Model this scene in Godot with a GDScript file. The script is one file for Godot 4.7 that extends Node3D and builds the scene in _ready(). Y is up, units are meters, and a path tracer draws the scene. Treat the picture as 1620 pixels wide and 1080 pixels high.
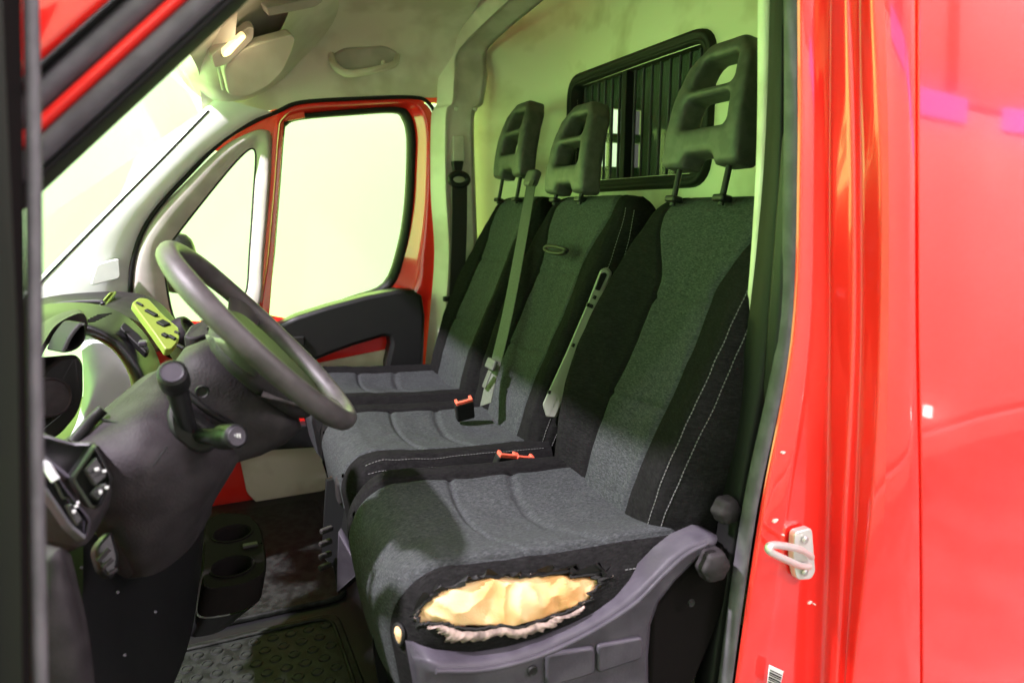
extends Node3D
# The cab of a red delivery van, seen through its open driver's door. x runs to the rear, z to the driver's side, the camera stands at the origin.

class Geo:
	var v := PackedVector3Array()
	var n := PackedVector3Array()
	var uv := PackedVector2Array()
	var f := PackedInt32Array()

	func rows(pts: Array, wrap := false, norms: Array = []) -> void:
		var m: int = pts[0].size()
		var k := pts.size()
		var base := v.size()
		var acc := PackedVector3Array()
		for i in k:
			var along := 0.0
			for j in m:
				v.append(pts[i][j])
				acc.append(norms[i][j] if norms else Vector3.ZERO)
				if j > 0:
					along += pts[i][j].distance_to(pts[i][j - 1])
				uv.append(Vector2(along, i * 0.1))
		var cols := m if wrap else m - 1
		for i in k - 1:
			for j in cols:
				var a := base + i * m + j
				var b := base + i * m + (j + 1) % m
				var c := a + m
				var d := b + m
				for t in [[a, c, b], [b, c, d]]:
					f.append_array(PackedInt32Array(t))
					if not norms:
						var nn := (v[t[2]] - v[t[0]]).cross(v[t[1]] - v[t[0]])
						for q in 3:
							acc[t[q] - base] += nn
		for i in acc.size():
			n.append(acc[i].normalized() if acc[i].length() > 1e-12 else Vector3.UP)

	func face(ring: PackedVector3Array, facing: Vector3) -> void:   # a flat or nearly flat filled loop
		var c := Vector3.ZERO
		for p in ring:
			c += p
		c /= ring.size()
		var side := facing.cross(Vector3.UP if absf(facing.normalized().y) < 0.9 else Vector3.RIGHT).normalized()
		var up := side.cross(facing).normalized()
		var flat := PackedVector2Array()
		for p in ring:
			flat.append(Vector2((p - c).dot(side), (p - c).dot(up)))
		var tri := Geometry2D.triangulate_polygon(flat)
		var base := v.size()
		for i in ring.size():
			v.append(ring[i])
			n.append(facing.normalized())
			uv.append(flat[i])
		for t in range(0, tri.size(), 3):
			var a := ring[tri[t]]
			var b := ring[tri[t + 1]]
			var d := ring[tri[t + 2]]
			if (d - a).cross(b - a).dot(facing) > 0:
				f.append_array(PackedInt32Array([base + tri[t], base + tri[t + 1], base + tri[t + 2]]))
			else:
				f.append_array(PackedInt32Array([base + tri[t], base + tri[t + 2], base + tri[t + 1]]))

	func plate(ring: PackedVector3Array, thick: Vector3, bevel := 0.004) -> void:   # a loop given thickness away from its front, edges bevelled
		var front := -thick.normalized()
		var c := Vector3.ZERO
		for p in ring:
			c += p
		c /= ring.size()
		var m := ring.size()
		var inner := PackedVector3Array()
		var area := Vector3.ZERO
		for i in m:
			area += (ring[i] - c).cross(ring[(i + 1) % m] - c)
		var turn := 1.0 if area.dot(front) > 0 else -1.0
		for i in m:
			var e0 := (ring[i] - ring[(i + m - 1) % m]).normalized()
			var e1 := (ring[(i + 1) % m] - ring[i]).normalized()
			var n0 := front.cross(e0) * turn
			var n1 := front.cross(e1) * turn
			var nn := n0 + n1
			nn = nn.normalized() / maxf(0.5, nn.normalized().dot(n0)) if nn.length() > 0.01 else n0
			inner.append(ring[i] + nn * bevel)
		var low := PackedVector3Array()
		var back := PackedVector3Array()
		for i in m:
			low.append(ring[i] - front * bevel)
			back.append(ring[i] + thick)
		var mid := PackedVector3Array()
		for i in m:
			mid.append(inner[i].lerp(low[i], 0.5) + (ring[i] - inner[i].lerp(low[i], 0.5)) * 0.4)
		if turn > 0:
			rows([back, low, mid, inner], true)
		else:
			rows([inner, mid, low, back], true)
		face(inner, front)
		face(back, -front)

	func sweep(path: PackedVector3Array, prof: PackedVector2Array, up: Vector3, closed := false, sharp := false, caps := true) -> void:
		var rings := []
		var k := path.size()
		for i in k:
			var t: Vector3
			if closed:
				t = path[(i + 1) % k] - path[(i + k - 1) % k]
			else:
				t = path[mini(i + 1, k - 1)] - path[maxi(i - 1, 0)]
			t = t.normalized()
			var s := up.cross(t).normalized()
			var w := t.cross(s)
			var ring := PackedVector3Array()
			for q in prof:
				ring.append(path[i] + s * q.x + w * q.y)
			rings.append(ring)
		if closed:
			rings.append(rings[0])
		if sharp:
			var m := prof.size()
			for j in m:
				var strip := []
				for r in rings:
					strip.append(PackedVector3Array([r[j], r[(j + 1) % m]]))
				rows(strip)
		else:
			rows(rings, true)
		if caps and not closed:
			face(rings[0], path[0] - path[1])
			face(rings[-1], path[-1] - path[-2])

	func tube(path: PackedVector3Array, r: float, seg := 8, closed := false, flat := 1.0) -> void:
		var up := Vector3(0.13, 0.21, 0.97)
		var t0 := (path[1] - path[0]).normalized()
		if absf(t0.dot(up.normalized())) > 0.85:
			up = Vector3(0.9, 0.3, 0.1)
		var prof := PackedVector2Array()
		for i in seg:
			prof.append(Vector2(cos(TAU * i / seg) * r, sin(TAU * i / seg) * r * flat))
		sweep(path, prof, up, closed)

	func rbox(c: Vector3, size: Vector3, r: float, basis := Basis()) -> void:
		var h := size / 2
		r = minf(r, minf(h.x, minf(h.y, h.z)) * 0.98)
		for ax in 3:
			for s in [-1.0, 1.0]:
				var u := (ax + 1) % 3
				var w := (ax + 2) % 3
				var cu := [-h[u], -h[u] + r * 0.3, -h[u] + r, h[u] - r, h[u] - r * 0.3, h[u]]
				var cw := [-h[w], -h[w] + r * 0.3, -h[w] + r, h[w] - r, h[w] - r * 0.3, h[w]]
				var pts := []
				var nor := []
				for a in cu:
					var row := PackedVector3Array()
					var nr := PackedVector3Array()
					for b in cw:
						var p := Vector3.ZERO
						p[ax] = h[ax] * s
						p[u] = a
						p[w] = b
						var inn := Vector3(clampf(p.x, -h.x + r, h.x - r), clampf(p.y, -h.y + r, h.y - r), clampf(p.z, -h.z + r, h.z - r))
						var d := (p - inn).normalized()
						row.append(c + basis * (inn + d * r))
						nr.append((basis * d).normalized())
					if s > 0:
						row.reverse()
						nr.reverse()
					pts.append(row)
					nor.append(nr)
				rows(pts, false, nor)

	func lathe(prof: PackedVector2Array, at: Vector3, axis: Vector3, seg := 24) -> void:   # prof: (radius, height) from base to top
		var a := axis.normalized()
		var s := a.cross(Vector3.UP if absf(a.y) < 0.9 else Vector3.RIGHT).normalized()
		var w := s.cross(a)
		for i in prof.size() - 1:
			var strip := []
			for k in [i, i + 1]:
				var ring := PackedVector3Array()
				for j in seg:
					var g := TAU * j / seg
					ring.append(at + (s * cos(g) + w * sin(g)) * prof[k].x + a * prof[k].y)
				strip.append(ring)
			rows(strip, true)

	func surf(fn: Callable, us: Array, vs: Array) -> void:
		var pts := []
		var nor := []
		for b in vs:
			var row := PackedVector3Array()
			var nr := PackedVector3Array()
			for a in us:
				var e := 0.004
				row.append(fn.call(a, b))
				var du: Vector3 = fn.call(a + e, b) - fn.call(a - e, b)
				var dv: Vector3 = fn.call(a, b + e) - fn.call(a, b - e)
				var nn := du.cross(dv) * (1.0 if us[-1] > us[0] else -1.0)
				nr.append(nn.normalized() if nn.length() > 1e-12 else Vector3.UP)
			pts.append(row)
			nor.append(nr)
		rows(pts, false, nor)

	func mesh(origin: Vector3) -> ArrayMesh:
		var a := []
		a.resize(Mesh.ARRAY_MAX)
		var moved := PackedVector3Array()
		for p in v:
			moved.append(p - origin)
		a[Mesh.ARRAY_VERTEX] = moved
		a[Mesh.ARRAY_NORMAL] = n
		a[Mesh.ARRAY_TEX_UV] = uv
		a[Mesh.ARRAY_INDEX] = f
		var m := ArrayMesh.new()
		m.add_surface_from_arrays(Mesh.PRIMITIVE_TRIANGLES, a)
		return m


var M := {}
var names := {}
var speck := FastNoiseLite.new()

func numbered(called: String) -> String:
	var k: int = names.get(called, 0)
	names[called] = k + 1
	return called if k == 0 else "%s_%03d" % [called, k]

func thing(called: String, label: String, category: String, at: Vector3, group := "") -> Node3D:
	var o := Node3D.new()
	o.name = numbered(called)
	add_child(o, true)
	o.position = at
	o.set_meta("label", label)
	o.set_meta("category", category)
	if group:
		o.set_meta("group", group)
	return o

func put(called: String, g: Geo, m: Material, parent: Node3D, label := "") -> MeshInstance3D:   # a part: a mesh of its own under its thing
	var o := MeshInstance3D.new()
	o.name = called
	var origin := Vector3.ZERO
	var q: Node = parent
	while q != self:
		origin += q.position
		q = q.get_parent()
	o.mesh = g.mesh(origin)
	o.material_override = m
	parent.add_child(o, true)
	if label:
		o.set_meta("label", label)
	return o

func setting(called: String, g: Geo, m: Material) -> void:
	var o := put(called, g, m, self)
	o.set_meta("kind", "structure")
	o.set_meta("label", called.replace("_", " ") + " of the unseen hall around the van, built for the red panel to reflect")

func curve(p: PackedVector3Array, per: int, closed := false) -> PackedVector3Array:
	var out := PackedVector3Array()
	var k := p.size()
	for i in (k if closed else k - 1):
		var a := p[(i + k - 1) % k] if closed or i > 0 else p[0] * 2 - p[1]
		var b := p[i]
		var c := p[(i + 1) % k]
		var d := p[(i + 2) % k] if closed or i + 2 < k else c * 2 - b
		for j in per:
			out.append(b.cubic_interpolate(c, a, d, float(j) / per))
	if not closed:
		out.append(p[k - 1])
	return out

func rounded(p: PackedVector3Array, r: float, seg := 5) -> PackedVector3Array:   # a closed loop with rounded corners
	var out := PackedVector3Array()
	var k := p.size()
	for i in k:
		var a := p[(i + k - 1) % k]
		var b := p[i]
		var c := p[(i + 1) % k]
		var q := minf(r, minf(a.distance_to(b), b.distance_to(c)) * 0.45)
		var s := b + (a - b).normalized() * q
		var e := b + (c - b).normalized() * q
		for j in seg + 1:
			var t := float(j) / seg
			out.append(s.lerp(b, t).lerp(b.lerp(e, t), t))
	return out

func skin(g: Geo, ctrl: Array, pu: int, pv: int) -> void:   # a smooth sheet through rows of points
	var half := []
	for row in ctrl:
		half.append(curve(PackedVector3Array(row), pu))
	var m: int = half[0].size()
	var cols := []
	for j in m:
		var line := PackedVector3Array()
		for row in half:
			line.append(row[j])
		cols.append(curve(line, pv))
	var out := []
	for i in cols[0].size():
		var row := PackedVector3Array()
		for j in m:
			row.append(cols[j][i])
		out.append(row)
	g.rows(out)

func shell(g: Geo, ctrl: Array, pu: int, pv: int, thick: Vector3) -> void:   # the same with a thickness and closed rims
	skin(g, ctrl, pu, pv)
	var back := []
	for row in ctrl:
		var r := []
		for p in row:
			r.append(p + thick)
		back.append(r)
	skin(g, back, pu, pv)
	var left := []
	var right := []
	for row in ctrl:
		left.append(row[0])
		right.append(row[-1])
	for edge in [ctrl[0], ctrl[-1], left, right]:
		var line := curve(PackedVector3Array(edge), pu)
		var under := PackedVector3Array()
		for p in line:
			under.append(p + thick)
		g.rows([line, under])

func ring_frame(g: Geo, loops: Array, sharp := true) -> void:   # loops of equal count, joined one to the next
	for i in loops.size() - 1:
		g.rows([loops[i], loops[i + 1]], true)

func moved(p: PackedVector3Array, by: Vector3) -> PackedVector3Array:
	var out := PackedVector3Array()
	for q in p:
		out.append(q + by)
	return out

func shrink(p: PackedVector3Array, by: float, facing: Vector3) -> PackedVector3Array:   # a closed loop drawn inwards (by > 0)
	var out := PackedVector3Array()
	var k := p.size()
	var c := Vector3.ZERO
	for q in p:
		c += q / k
	var area := Vector3.ZERO
	for i in k:
		area += (p[i] - c).cross(p[(i + 1) % k] - c)
	var turn := 1.0 if area.dot(facing) > 0 else -1.0
	for i in k:
		var t := (p[(i + 1) % k] - p[(i + k - 1) % k]).normalized()
		out.append(p[i] + facing.cross(t) * turn * by)
	return out

func steps(a: float, b: float, k: int) -> Array:
	var out := []
	for i in k + 1:
		out.append(lerpf(a, b, float(i) / k))
	return out

func nets(lo: Vector3, hi: Vector3, cell: float, sdf: Callable) -> Array:   # surface nets: [points, quads]
	var nx := int(ceil((hi.x - lo.x) / cell)) + 1
	var ny := int(ceil((hi.y - lo.y) / cell)) + 1
	var nz := int(ceil((hi.z - lo.z) / cell)) + 1
	var val := PackedFloat32Array()
	val.resize(nx * ny * nz)
	for i in nx:
		for j in ny:
			for k in nz:
				val[(i * ny + j) * nz + k] = sdf.call(lo + Vector3(i, j, k) * cell)
	var id := {}
	var pts := PackedVector3Array()
	for i in nx - 1:
		for j in ny - 1:
			for k in nz - 1:
				var sum := Vector3.ZERO
				var cnt := 0
				for e in EDGES:
					var a: Vector3i = e[0]
					var b: Vector3i = e[1]
					var va := val[((i + a.x) * ny + j + a.y) * nz + k + a.z]
					var vb := val[((i + b.x) * ny + j + b.y) * nz + k + b.z]
					if (va < 0) != (vb < 0):
						sum += Vector3(a).lerp(Vector3(b), va / (va - vb))
						cnt += 1
				if cnt:
					id[(i * ny + j) * nz + k] = pts.size()
					pts.append(lo + (Vector3(i, j, k) + sum / cnt) * cell)
	var tri := PackedInt32Array()
	for i in range(1, nx - 1):
		for j in range(1, ny - 1):
			for k in range(1, nz - 1):
				var c := (i * ny + j) * nz + k
				var v0 := val[c] < 0
				for ax in 3:
					var step: int = [ny * nz, nz, 1][ax]
					var v1 := val[c + step] < 0
					if v0 != v1:
						var su: int = [nz, 1, ny * nz][ax]
						var sw: int = [1, ny * nz, nz][ax]
						var q := [id[c], id[c - su], id[c - su - sw], id[c - sw]]
						if v0:
							q.reverse()
						tri.append_array(PackedInt32Array([q[0], q[1], q[2], q[0], q[2], q[3]]))
	return [pts, tri]

const EDGES := [
	[Vector3i(0, 0, 0), Vector3i(1, 0, 0)], [Vector3i(0, 1, 0), Vector3i(1, 1, 0)], [Vector3i(0, 0, 1), Vector3i(1, 0, 1)], [Vector3i(0, 1, 1), Vector3i(1, 1, 1)],
	[Vector3i(0, 0, 0), Vector3i(0, 1, 0)], [Vector3i(1, 0, 0), Vector3i(1, 1, 0)], [Vector3i(0, 0, 1), Vector3i(0, 1, 1)], [Vector3i(1, 0, 1), Vector3i(1, 1, 1)],
	[Vector3i(0, 0, 0), Vector3i(0, 0, 1)], [Vector3i(1, 0, 0), Vector3i(1, 0, 1)], [Vector3i(0, 1, 0), Vector3i(0, 1, 1)], [Vector3i(1, 1, 0), Vector3i(1, 1, 1)]]

func from_nets(g: Geo, r: Array, xf: Transform3D) -> void:
	var acc := PackedVector3Array()
	acc.resize(r[0].size())
	var base := g.v.size()
	for p in r[0]:
		g.v.append(xf * p)
		g.uv.append(Vector2(p.x, p.y))
	for t in range(0, r[1].size(), 3):
		var a: int = r[1][t]
		var b: int = r[1][t + 1]
		var c: int = r[1][t + 2]
		g.f.append_array(PackedInt32Array([base + a, base + b, base + c]))
		var nn := (g.v[base + c] - g.v[base + a]).cross(g.v[base + b] - g.v[base + a])
		acc[a] += nn
		acc[b] += nn
		acc[c] += nn
	for q in acc:
		g.n.append(q.normalized())

# ---- materials -------------------------------------------------------------------------------------------------------

func col(r: float, g: float, b: float) -> Color:   # linear real-world colour
	return Color(r, g, b).linear_to_srgb()

func mat(called: String, c: Color, rough: float, metal := 0.0) -> StandardMaterial3D:
	var m := StandardMaterial3D.new()
	m.resource_name = called
	m.albedo_color = c
	m.roughness = rough
	m.metallic = metal
	M[called] = m
	return m

func noise_tex(freq: float, lo: Color, hi: Color, seed_: int, size := 512, kind := FastNoiseLite.TYPE_SIMPLEX_SMOOTH, from := 0.3, to := 0.7) -> NoiseTexture2D:
	var nz := FastNoiseLite.new()
	nz.noise_type = kind
	nz.frequency = freq
	nz.seed = seed_
	nz.fractal_octaves = 4
	var t := NoiseTexture2D.new()
	t.width = size
	t.height = size
	t.seamless = true
	t.noise = nz
	var g := Gradient.new()
	g.set_color(0, lo)
	g.set_color(1, hi)
	g.set_offset(0, from)
	g.set_offset(1, to)
	t.color_ramp = g
	return t

func triplanar(m: StandardMaterial3D, per_metre: float) -> void:
	m.uv1_triplanar = true
	m.uv1_scale = Vector3.ONE * per_metre
	m.uv1_triplanar_sharpness = 6.0

func bump(m: StandardMaterial3D, t: Texture2D, cm: float) -> void:
	m.heightmap_enabled = true
	m.heightmap_texture = t
	m.heightmap_scale = cm

func weave(seed_: int, dark: float, light: float, tint: Color, share: float) -> ImageTexture:   # cloth of short sideways threads
	var rng := RandomNumberGenerator.new()
	rng.seed = seed_
	var im := Image.create(512, 512, false, Image.FORMAT_RGB8)
	im.fill(Color(tint.r * dark, tint.g * dark, tint.b * dark).linear_to_srgb())
	for y in range(0, 512, 2):
		var x := 0
		while x < 512:
			var l := rng.randi_range(3, 15)
			var k := rng.randf()
			var w := light * (0.5 + 0.5 * rng.randf()) if k < share else dark * (0.7 + 0.6 * rng.randf())
			im.fill_rect(Rect2i(x, y, l, 2), Color(tint.r * w, tint.g * w, tint.b * w).linear_to_srgb())
			x += l
	return ImageTexture.create_from_image(im)

func make_materials() -> void:
	var grain := noise_tex(0.09, Color.BLACK, Color.WHITE, 3, 512)
	var fine := noise_tex(0.2, Color.BLACK, Color.WHITE, 4, 512)
	var m := mat("dark cloth", Color.WHITE, 0.95)
	m.albedo_texture = weave(11, 0.010, 0.017, Color(1, 0.98, 1.0), 0.3)
	triplanar(m, 3.0)
	bump(m, fine, 0.03)
	m.metallic_specular = 0.1
	m = mat("grey cloth", Color.WHITE, 0.95)
	m.albedo_texture = weave(12, 0.033, 0.070, Color(0.92, 1.0, 1.05), 0.45)
	triplanar(m, 4.2)
	bump(m, fine, 0.05)
	m.metallic_specular = 0.22
	m = mat("thread", col(0.14, 0.14, 0.14), 0.8)
	m = mat("dash plastic", Color.WHITE, 0.62)
	m.metallic_specular = 0.28
	m.albedo_texture = noise_tex(0.01, col(0.018, 0.0155, 0.0175), col(0.027, 0.0235, 0.026), 21, 512)
	triplanar(m, 4.0)
	bump(m, grain, 0.02)
	m = mat("black plastic", col(0.008, 0.008, 0.009), 0.45)
	m.metallic_specular = 0.4
	triplanar(m, 8.0)
	bump(m, grain, 0.012)
	m = mat("headrest skin", Color.WHITE, 0.55)
	m.albedo_texture = noise_tex(0.02, col(0.04, 0.042, 0.037), col(0.06, 0.061, 0.054), 5, 256)
	triplanar(m, 5.0)
	bump(m, fine, 0.01)
	m = mat("wheel skin", Color.WHITE, 0.5)
	m.metallic_specular = 0.4
	m.albedo_texture = noise_tex(0.012, col(0.042, 0.037, 0.038), col(0.062, 0.055, 0.057), 6, 256)
	triplanar(m, 6.0)
	bump(m, fine, 0.012)
	m = mat("silver plastic", Color.WHITE, 0.6, 0.0)
	m.albedo_texture = noise_tex(0.01, col(0.50, 0.52, 0.54), col(0.58, 0.60, 0.62), 7, 256)
	triplanar(m, 3.0)
	m = mat("paint chip", col(0.75, 0.6, 0.58), 0.6)
	m = mat("grey plastic", Color.WHITE, 0.48)
	m.metallic_specular = 0.35
	m.albedo_texture = noise_tex(0.012, col(0.036, 0.032, 0.042), col(0.055, 0.050, 0.063), 8, 256)
	triplanar(m, 3.0)
	bump(m, grain, 0.01)
	m = mat("cream trim", Color.WHITE, 0.75)
	m.albedo_texture = noise_tex(0.006, col(0.58, 0.53, 0.46), col(0.74, 0.70, 0.63), 9, 512, FastNoiseLite.TYPE_SIMPLEX_SMOOTH, 0.2, 0.6)
	triplanar(m, 1.3)
	bump(m, grain, 0.01)
	m = mat("grey trim", Color.WHITE, 0.7)
	m.albedo_texture = noise_tex(0.01, col(0.40, 0.365, 0.335), col(0.50, 0.46, 0.43), 10, 256)
	triplanar(m, 2.0)
	m = mat("white trim", Color.WHITE, 0.6)
	m.albedo_texture = noise_tex(0.008, col(0.66, 0.66, 0.67), col(0.74, 0.74, 0.75), 13, 256)
	triplanar(m, 2.0)
	m = mat("bulkhead cloth", Color.WHITE, 0.85)
	m.albedo_texture = noise_tex(0.007, col(0.44, 0.40, 0.29), col(0.60, 0.575, 0.46), 14, 1024, FastNoiseLite.TYPE_SIMPLEX_SMOOTH, 0.1, 0.46)
	triplanar(m, 0.55)
	bump(m, grain, 0.02)
	m = mat("red paint", Color.WHITE, 0.16)
	m.metallic_specular = 0.55
	m.albedo_texture = noise_tex(0.01, col(0.82, 0.022, 0.016), col(0.86, 0.026, 0.019), 15, 256)
	triplanar(m, 1.0)
	m.clearcoat_enabled = true
	m.clearcoat = 1.0
	m.clearcoat_roughness = 0.04
	m = mat("rubber", col(0.008, 0.008, 0.008), 0.6)
	m.metallic_specular = 0.35
	m = mat("matt black", col(0.006, 0.005, 0.005), 0.95)
	m.metallic_specular = 0.15
	m = mat("seal rubber", Color.WHITE, 0.65)
	m.albedo_texture = noise_tex(0.02, col(0.060, 0.056, 0.064), col(0.085, 0.08, 0.09), 16, 256)
	triplanar(m, 4.0)
	m = mat("foam", Color.WHITE, 0.95)
	m.metallic_specular = 0.15
	m.albedo_texture = noise_tex(0.006, col(0.52, 0.28, 0.11), col(0.64, 0.42, 0.22), 17, 512, FastNoiseLite.TYPE_SIMPLEX_SMOOTH, 0.3, 0.6)
	triplanar(m, 3.0)
	bump(m, fine, 0.02)
	m.subsurf_scatter_enabled = true
	m.subsurf_scatter_strength = 0.15
	m = mat("lining", Color.WHITE, 0.95)
	m.albedo_texture = noise_tex(0.03, col(0.12, 0.09, 0.08), col(0.32, 0.24, 0.21), 18, 256)
	triplanar(m, 5.0)
	m = mat("webbing", Color.WHITE, 0.6)
	m.albedo_texture = weave(19, 0.05, 0.09, Color(0.95, 1.0, 0.9), 0.5)
	triplanar(m, 9.0)
	m = mat("black webbing", Color.WHITE, 0.7)
	m.albedo_texture = weave(20, 0.012, 0.02, Color(1, 1, 1), 0.5)
	triplanar(m, 9.0)
	m = mat("steel", col(0.62, 0.61, 0.6), 0.32, 0.9)
	m = mat("zinc", Color.WHITE, 0.45, 0.55)
	m.albedo_texture = noise_tex(0.03, col(0.5, 0.48, 0.46), col(0.8, 0.78, 0.76), 22, 256)
	triplanar(m, 12.0)
	m = mat("stalk plastic", col(0.20, 0.21, 0.18), 0.5)
	m = mat("striker steel", col(0.72, 0.70, 0.69), 0.3, 0.5)
	m = mat("red button", col(0.8, 0.12, 0.07), 0.4)
	m = mat("floor mat", Color.WHITE, 0.5)
	m.metallic_specular = 0.3
	m.albedo_texture = noise_tex(0.02, col(0.008, 0.009, 0.008), col(0.022, 0.025, 0.022), 23, 512)
	triplanar(m, 2.5)
	bump(m, fine, 0.03)
	m = mat("mark print", col(0.75, 0.75, 0.78), 0.5)
	m = mat("label print", col(0.7, 0.7, 0.7), 0.5)
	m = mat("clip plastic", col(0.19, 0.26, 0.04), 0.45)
	m = mat("hall white", Color.WHITE, 0.8)
	m.albedo_texture = noise_tex(0.004, col(0.7, 0.7, 0.7), col(0.82, 0.82, 0.82), 24, 512)
	triplanar(m, 0.3)
	m = mat("hall grey", col(0.3, 0.3, 0.31), 0.7)
	m = mat("hall floor", Color.WHITE, 0.5)
	m.albedo_texture = noise_tex(0.01, col(0.10, 0.10, 0.10), col(0.15, 0.15, 0.15), 25, 512)
	triplanar(m, 0.4)
	m = mat("panel glow", col(0.8, 0.8, 0.8), 0.8)  # bright backdrop beyond the passenger window, done as emission
	m.emission_enabled = true
	m.emission = Color(0.86, 1.0, 0.80)
	m.emission_energy_multiplier = 0.9
	m = mat("front glow", col(0.8, 0.8, 0.8), 0.8)  # bright backdrop ahead of the windscreen, done as greener emission
	m.emission_enabled = true
	m.emission = Color(0.58, 1.0, 0.82)
	m.emission_energy_multiplier = 0.72
	m = mat("softbox glow", col(0.8, 0.8, 0.8), 0.8)
	m.emission_enabled = true
	m.emission = Color(1.0, 0.97, 0.98)
	m.emission_energy_multiplier = 1.0
	m = mat("violet glow", col(0.3, 0.2, 0.5), 0.5)
	m.emission_enabled = true
	m.emission = Color(0.75, 0.45, 1.0)
	m.emission_energy_multiplier = 3.0
	m = mat("dome glow", col(0.9, 0.85, 0.7), 0.4)
	m.emission_enabled = true
	m.emission = Color(1.0, 0.86, 0.6)
	m.emission_energy_multiplier = 1.4
	m = mat("pane", Color(0.9, 1.0, 0.9, 0.04), 0.02)
	m.transparency = BaseMaterial3D.TRANSPARENCY_ALPHA
	m.metallic_specular = 0.22

# ---- the place -------------------------------------------------------------------------------------------------------

func _ready() -> void:
	var cam := Camera3D.new()
	cam.name = "camera"
	add_child(cam)
	cam.rotation_degrees = Vector3(-11.300, -23.300, 0)
	var lens := CameraAttributesPhysical.new()
	lens.frustum_focal_length = 23.3333
	lens.frustum_focus_distance = 1.5
	lens.exposure_aperture = 3.2
	lens.frustum_near = 0.05
	lens.frustum_far = 60.0
	cam.attributes = lens
	cam.fov = 54.432
	cam.near = 0.05
	cam.far = 60.0
	cam.current = true
	var world := WorldEnvironment.new()
	world.name = "environment"
	var env := Environment.new()
	env.background_mode = Environment.BG_COLOR
	env.background_color = Color(0.32, 0.31, 0.31)
	env.tonemap_mode = Environment.TONE_MAPPER_LINEAR
	env.tonemap_exposure = 0.98
	env.sdfgi_enabled = true
	env.ssao_enabled = true
	env.ssil_enabled = true
	world.environment = env
	add_child(world)
	make_materials()
	speck.seed = 5
	speck.frequency = 1.0
	speck.fractal_type = FastNoiseLite.FRACTAL_NONE

	lamp_panel("backdrop_glow_panel", "large glowing greenish panel standing in for the bright backdrop beyond the passenger door", Vector3(-0.3, 0.35, -4.6), Vector3(0, 0, 1), Vector2(6.4, 3.6), "panel glow", Color(0.80, 1.0, 0.40), 33.0)  # glowing stand-in for the white backdrop; its green lights the cab
	lamp_panel("backdrop_glow_panel", "large glowing greenish panel standing in for the bright backdrop ahead of the windscreen", Vector3(-3.4, 0.3, -2.0), Vector3(1, 0, 0), Vector2(5.0, 3.2), "front glow", Color(0.68, 1.0, 0.48), 24.0)  # second backdrop stand-in, lights the cab through the windscreen
	lamp_panel("unseen_key_lamp", "unseen small white lamp high in front of the van, placed to light the seats through the windscreen", Vector3(-2.45, 3.15, -1.15), Vector3(2.85, -3.5, -0.1), Vector2(0.14, 0.14), "softbox glow", Color(1.0, 0.95, 1.0), 78.0)  # lamp out of view, placed to throw the shadow line across the seats
	lamp_panel("unseen_softbox", "square white softbox out of view behind the camera, placed to light the dashboard and wheel, on the driver's side", Vector3(2.1, 1.35, 1.2), Vector3(-2.2, -1.75, -2.25), Vector2(0.8, 0.8), "softbox glow", Color(1.0, 0.94, 0.97), 7.0)  # lamp out of view, aimed at dash and wheel so the seats stay dark
	lamp_panel("unseen_wall_washer", "unseen long white lamp, placed to brighten the hall wall that the red panel reflects", Vector3(3.6, 2.7, 0.3), Vector3(0.0, -0.95, 1.0), Vector2(10.0, 0.3), "softbox glow", Color(1.0, 0.95, 0.97), 70.0)  # lamp out of view, brightens the wall mirrored in the red panel
	lamp_panel("work_lamp", "small square work lamp on a low tripod by the hall wall", Vector3(3.7, -1.23, 1.35), Vector3(-0.83, 0.15, -0.56), Vector2(0.07, 0.07), "softbox glow", Color(1.0, 0.97, 0.95), 0.03)

	build_hall()
	build_body()
	build_bulkhead()
	build_roof()
	build_far_side()
	build_door()
	build_dash()
	build_wheel()
	build_seats()
	build_floor()
	build_near_things()

func lamp_panel(called: String, label: String, at: Vector3, facing: Vector3, size: Vector2, glow: String, tint: Color, energy: float) -> void:
	var t := thing(called, label, "lamp", at)
	var z := -facing.normalized()
	var up := Vector3.UP if absf(z.y) < 0.95 else Vector3.RIGHT
	var b := Basis.looking_at(facing, up)
	var g := Geo.new()
	g.rbox(at - b.z * -0.0 + b.z * 0.03, Vector3(size.x, size.y, 0.05), 0.01, b)
	put("diffuser", g, M[glow], t)
	g = Geo.new()
	var w := 0.03
	for s in [-1.0, 1.0]:
		g.rbox(at + b * Vector3(s * (size.x / 2 + w / 2), 0, 0.03), Vector3(w, size.y + w * 2, 0.08), 0.006, b)
		g.rbox(at + b * Vector3(0, s * (size.y / 2 + w / 2), 0.03), Vector3(size.x, w, 0.08), 0.006, b)
	put("frame", g, M["black plastic"], t)
	if called == "unseen_key_lamp":   # a spot with a narrow beam through the windscreen
		var sp := SpotLight3D.new()
		sp.name = "lamp_light"
		sp.light_color = tint
		sp.light_energy = energy
		sp.light_size = 0.09
		sp.spot_angle = 25.0
		sp.spot_angle_attenuation = 0.3
		sp.spot_range = 30.0
		sp.spot_attenuation = 2.0
		sp.shadow_enabled = true
		t.add_child(sp)
		sp.basis = b
		sp.position = -b.z * 0.02
		return
	var l := AreaLight3D.new()
	l.name = "lamp_light"
	l.area_size = size
	l.light_color = tint
	l.light_energy = energy
	l.area_range = 30.0
	l.area_attenuation = 2.0
	l.shadow_enabled = true
	t.add_child(l)
	l.basis = b
	l.position = -b.z * 0.02

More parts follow.
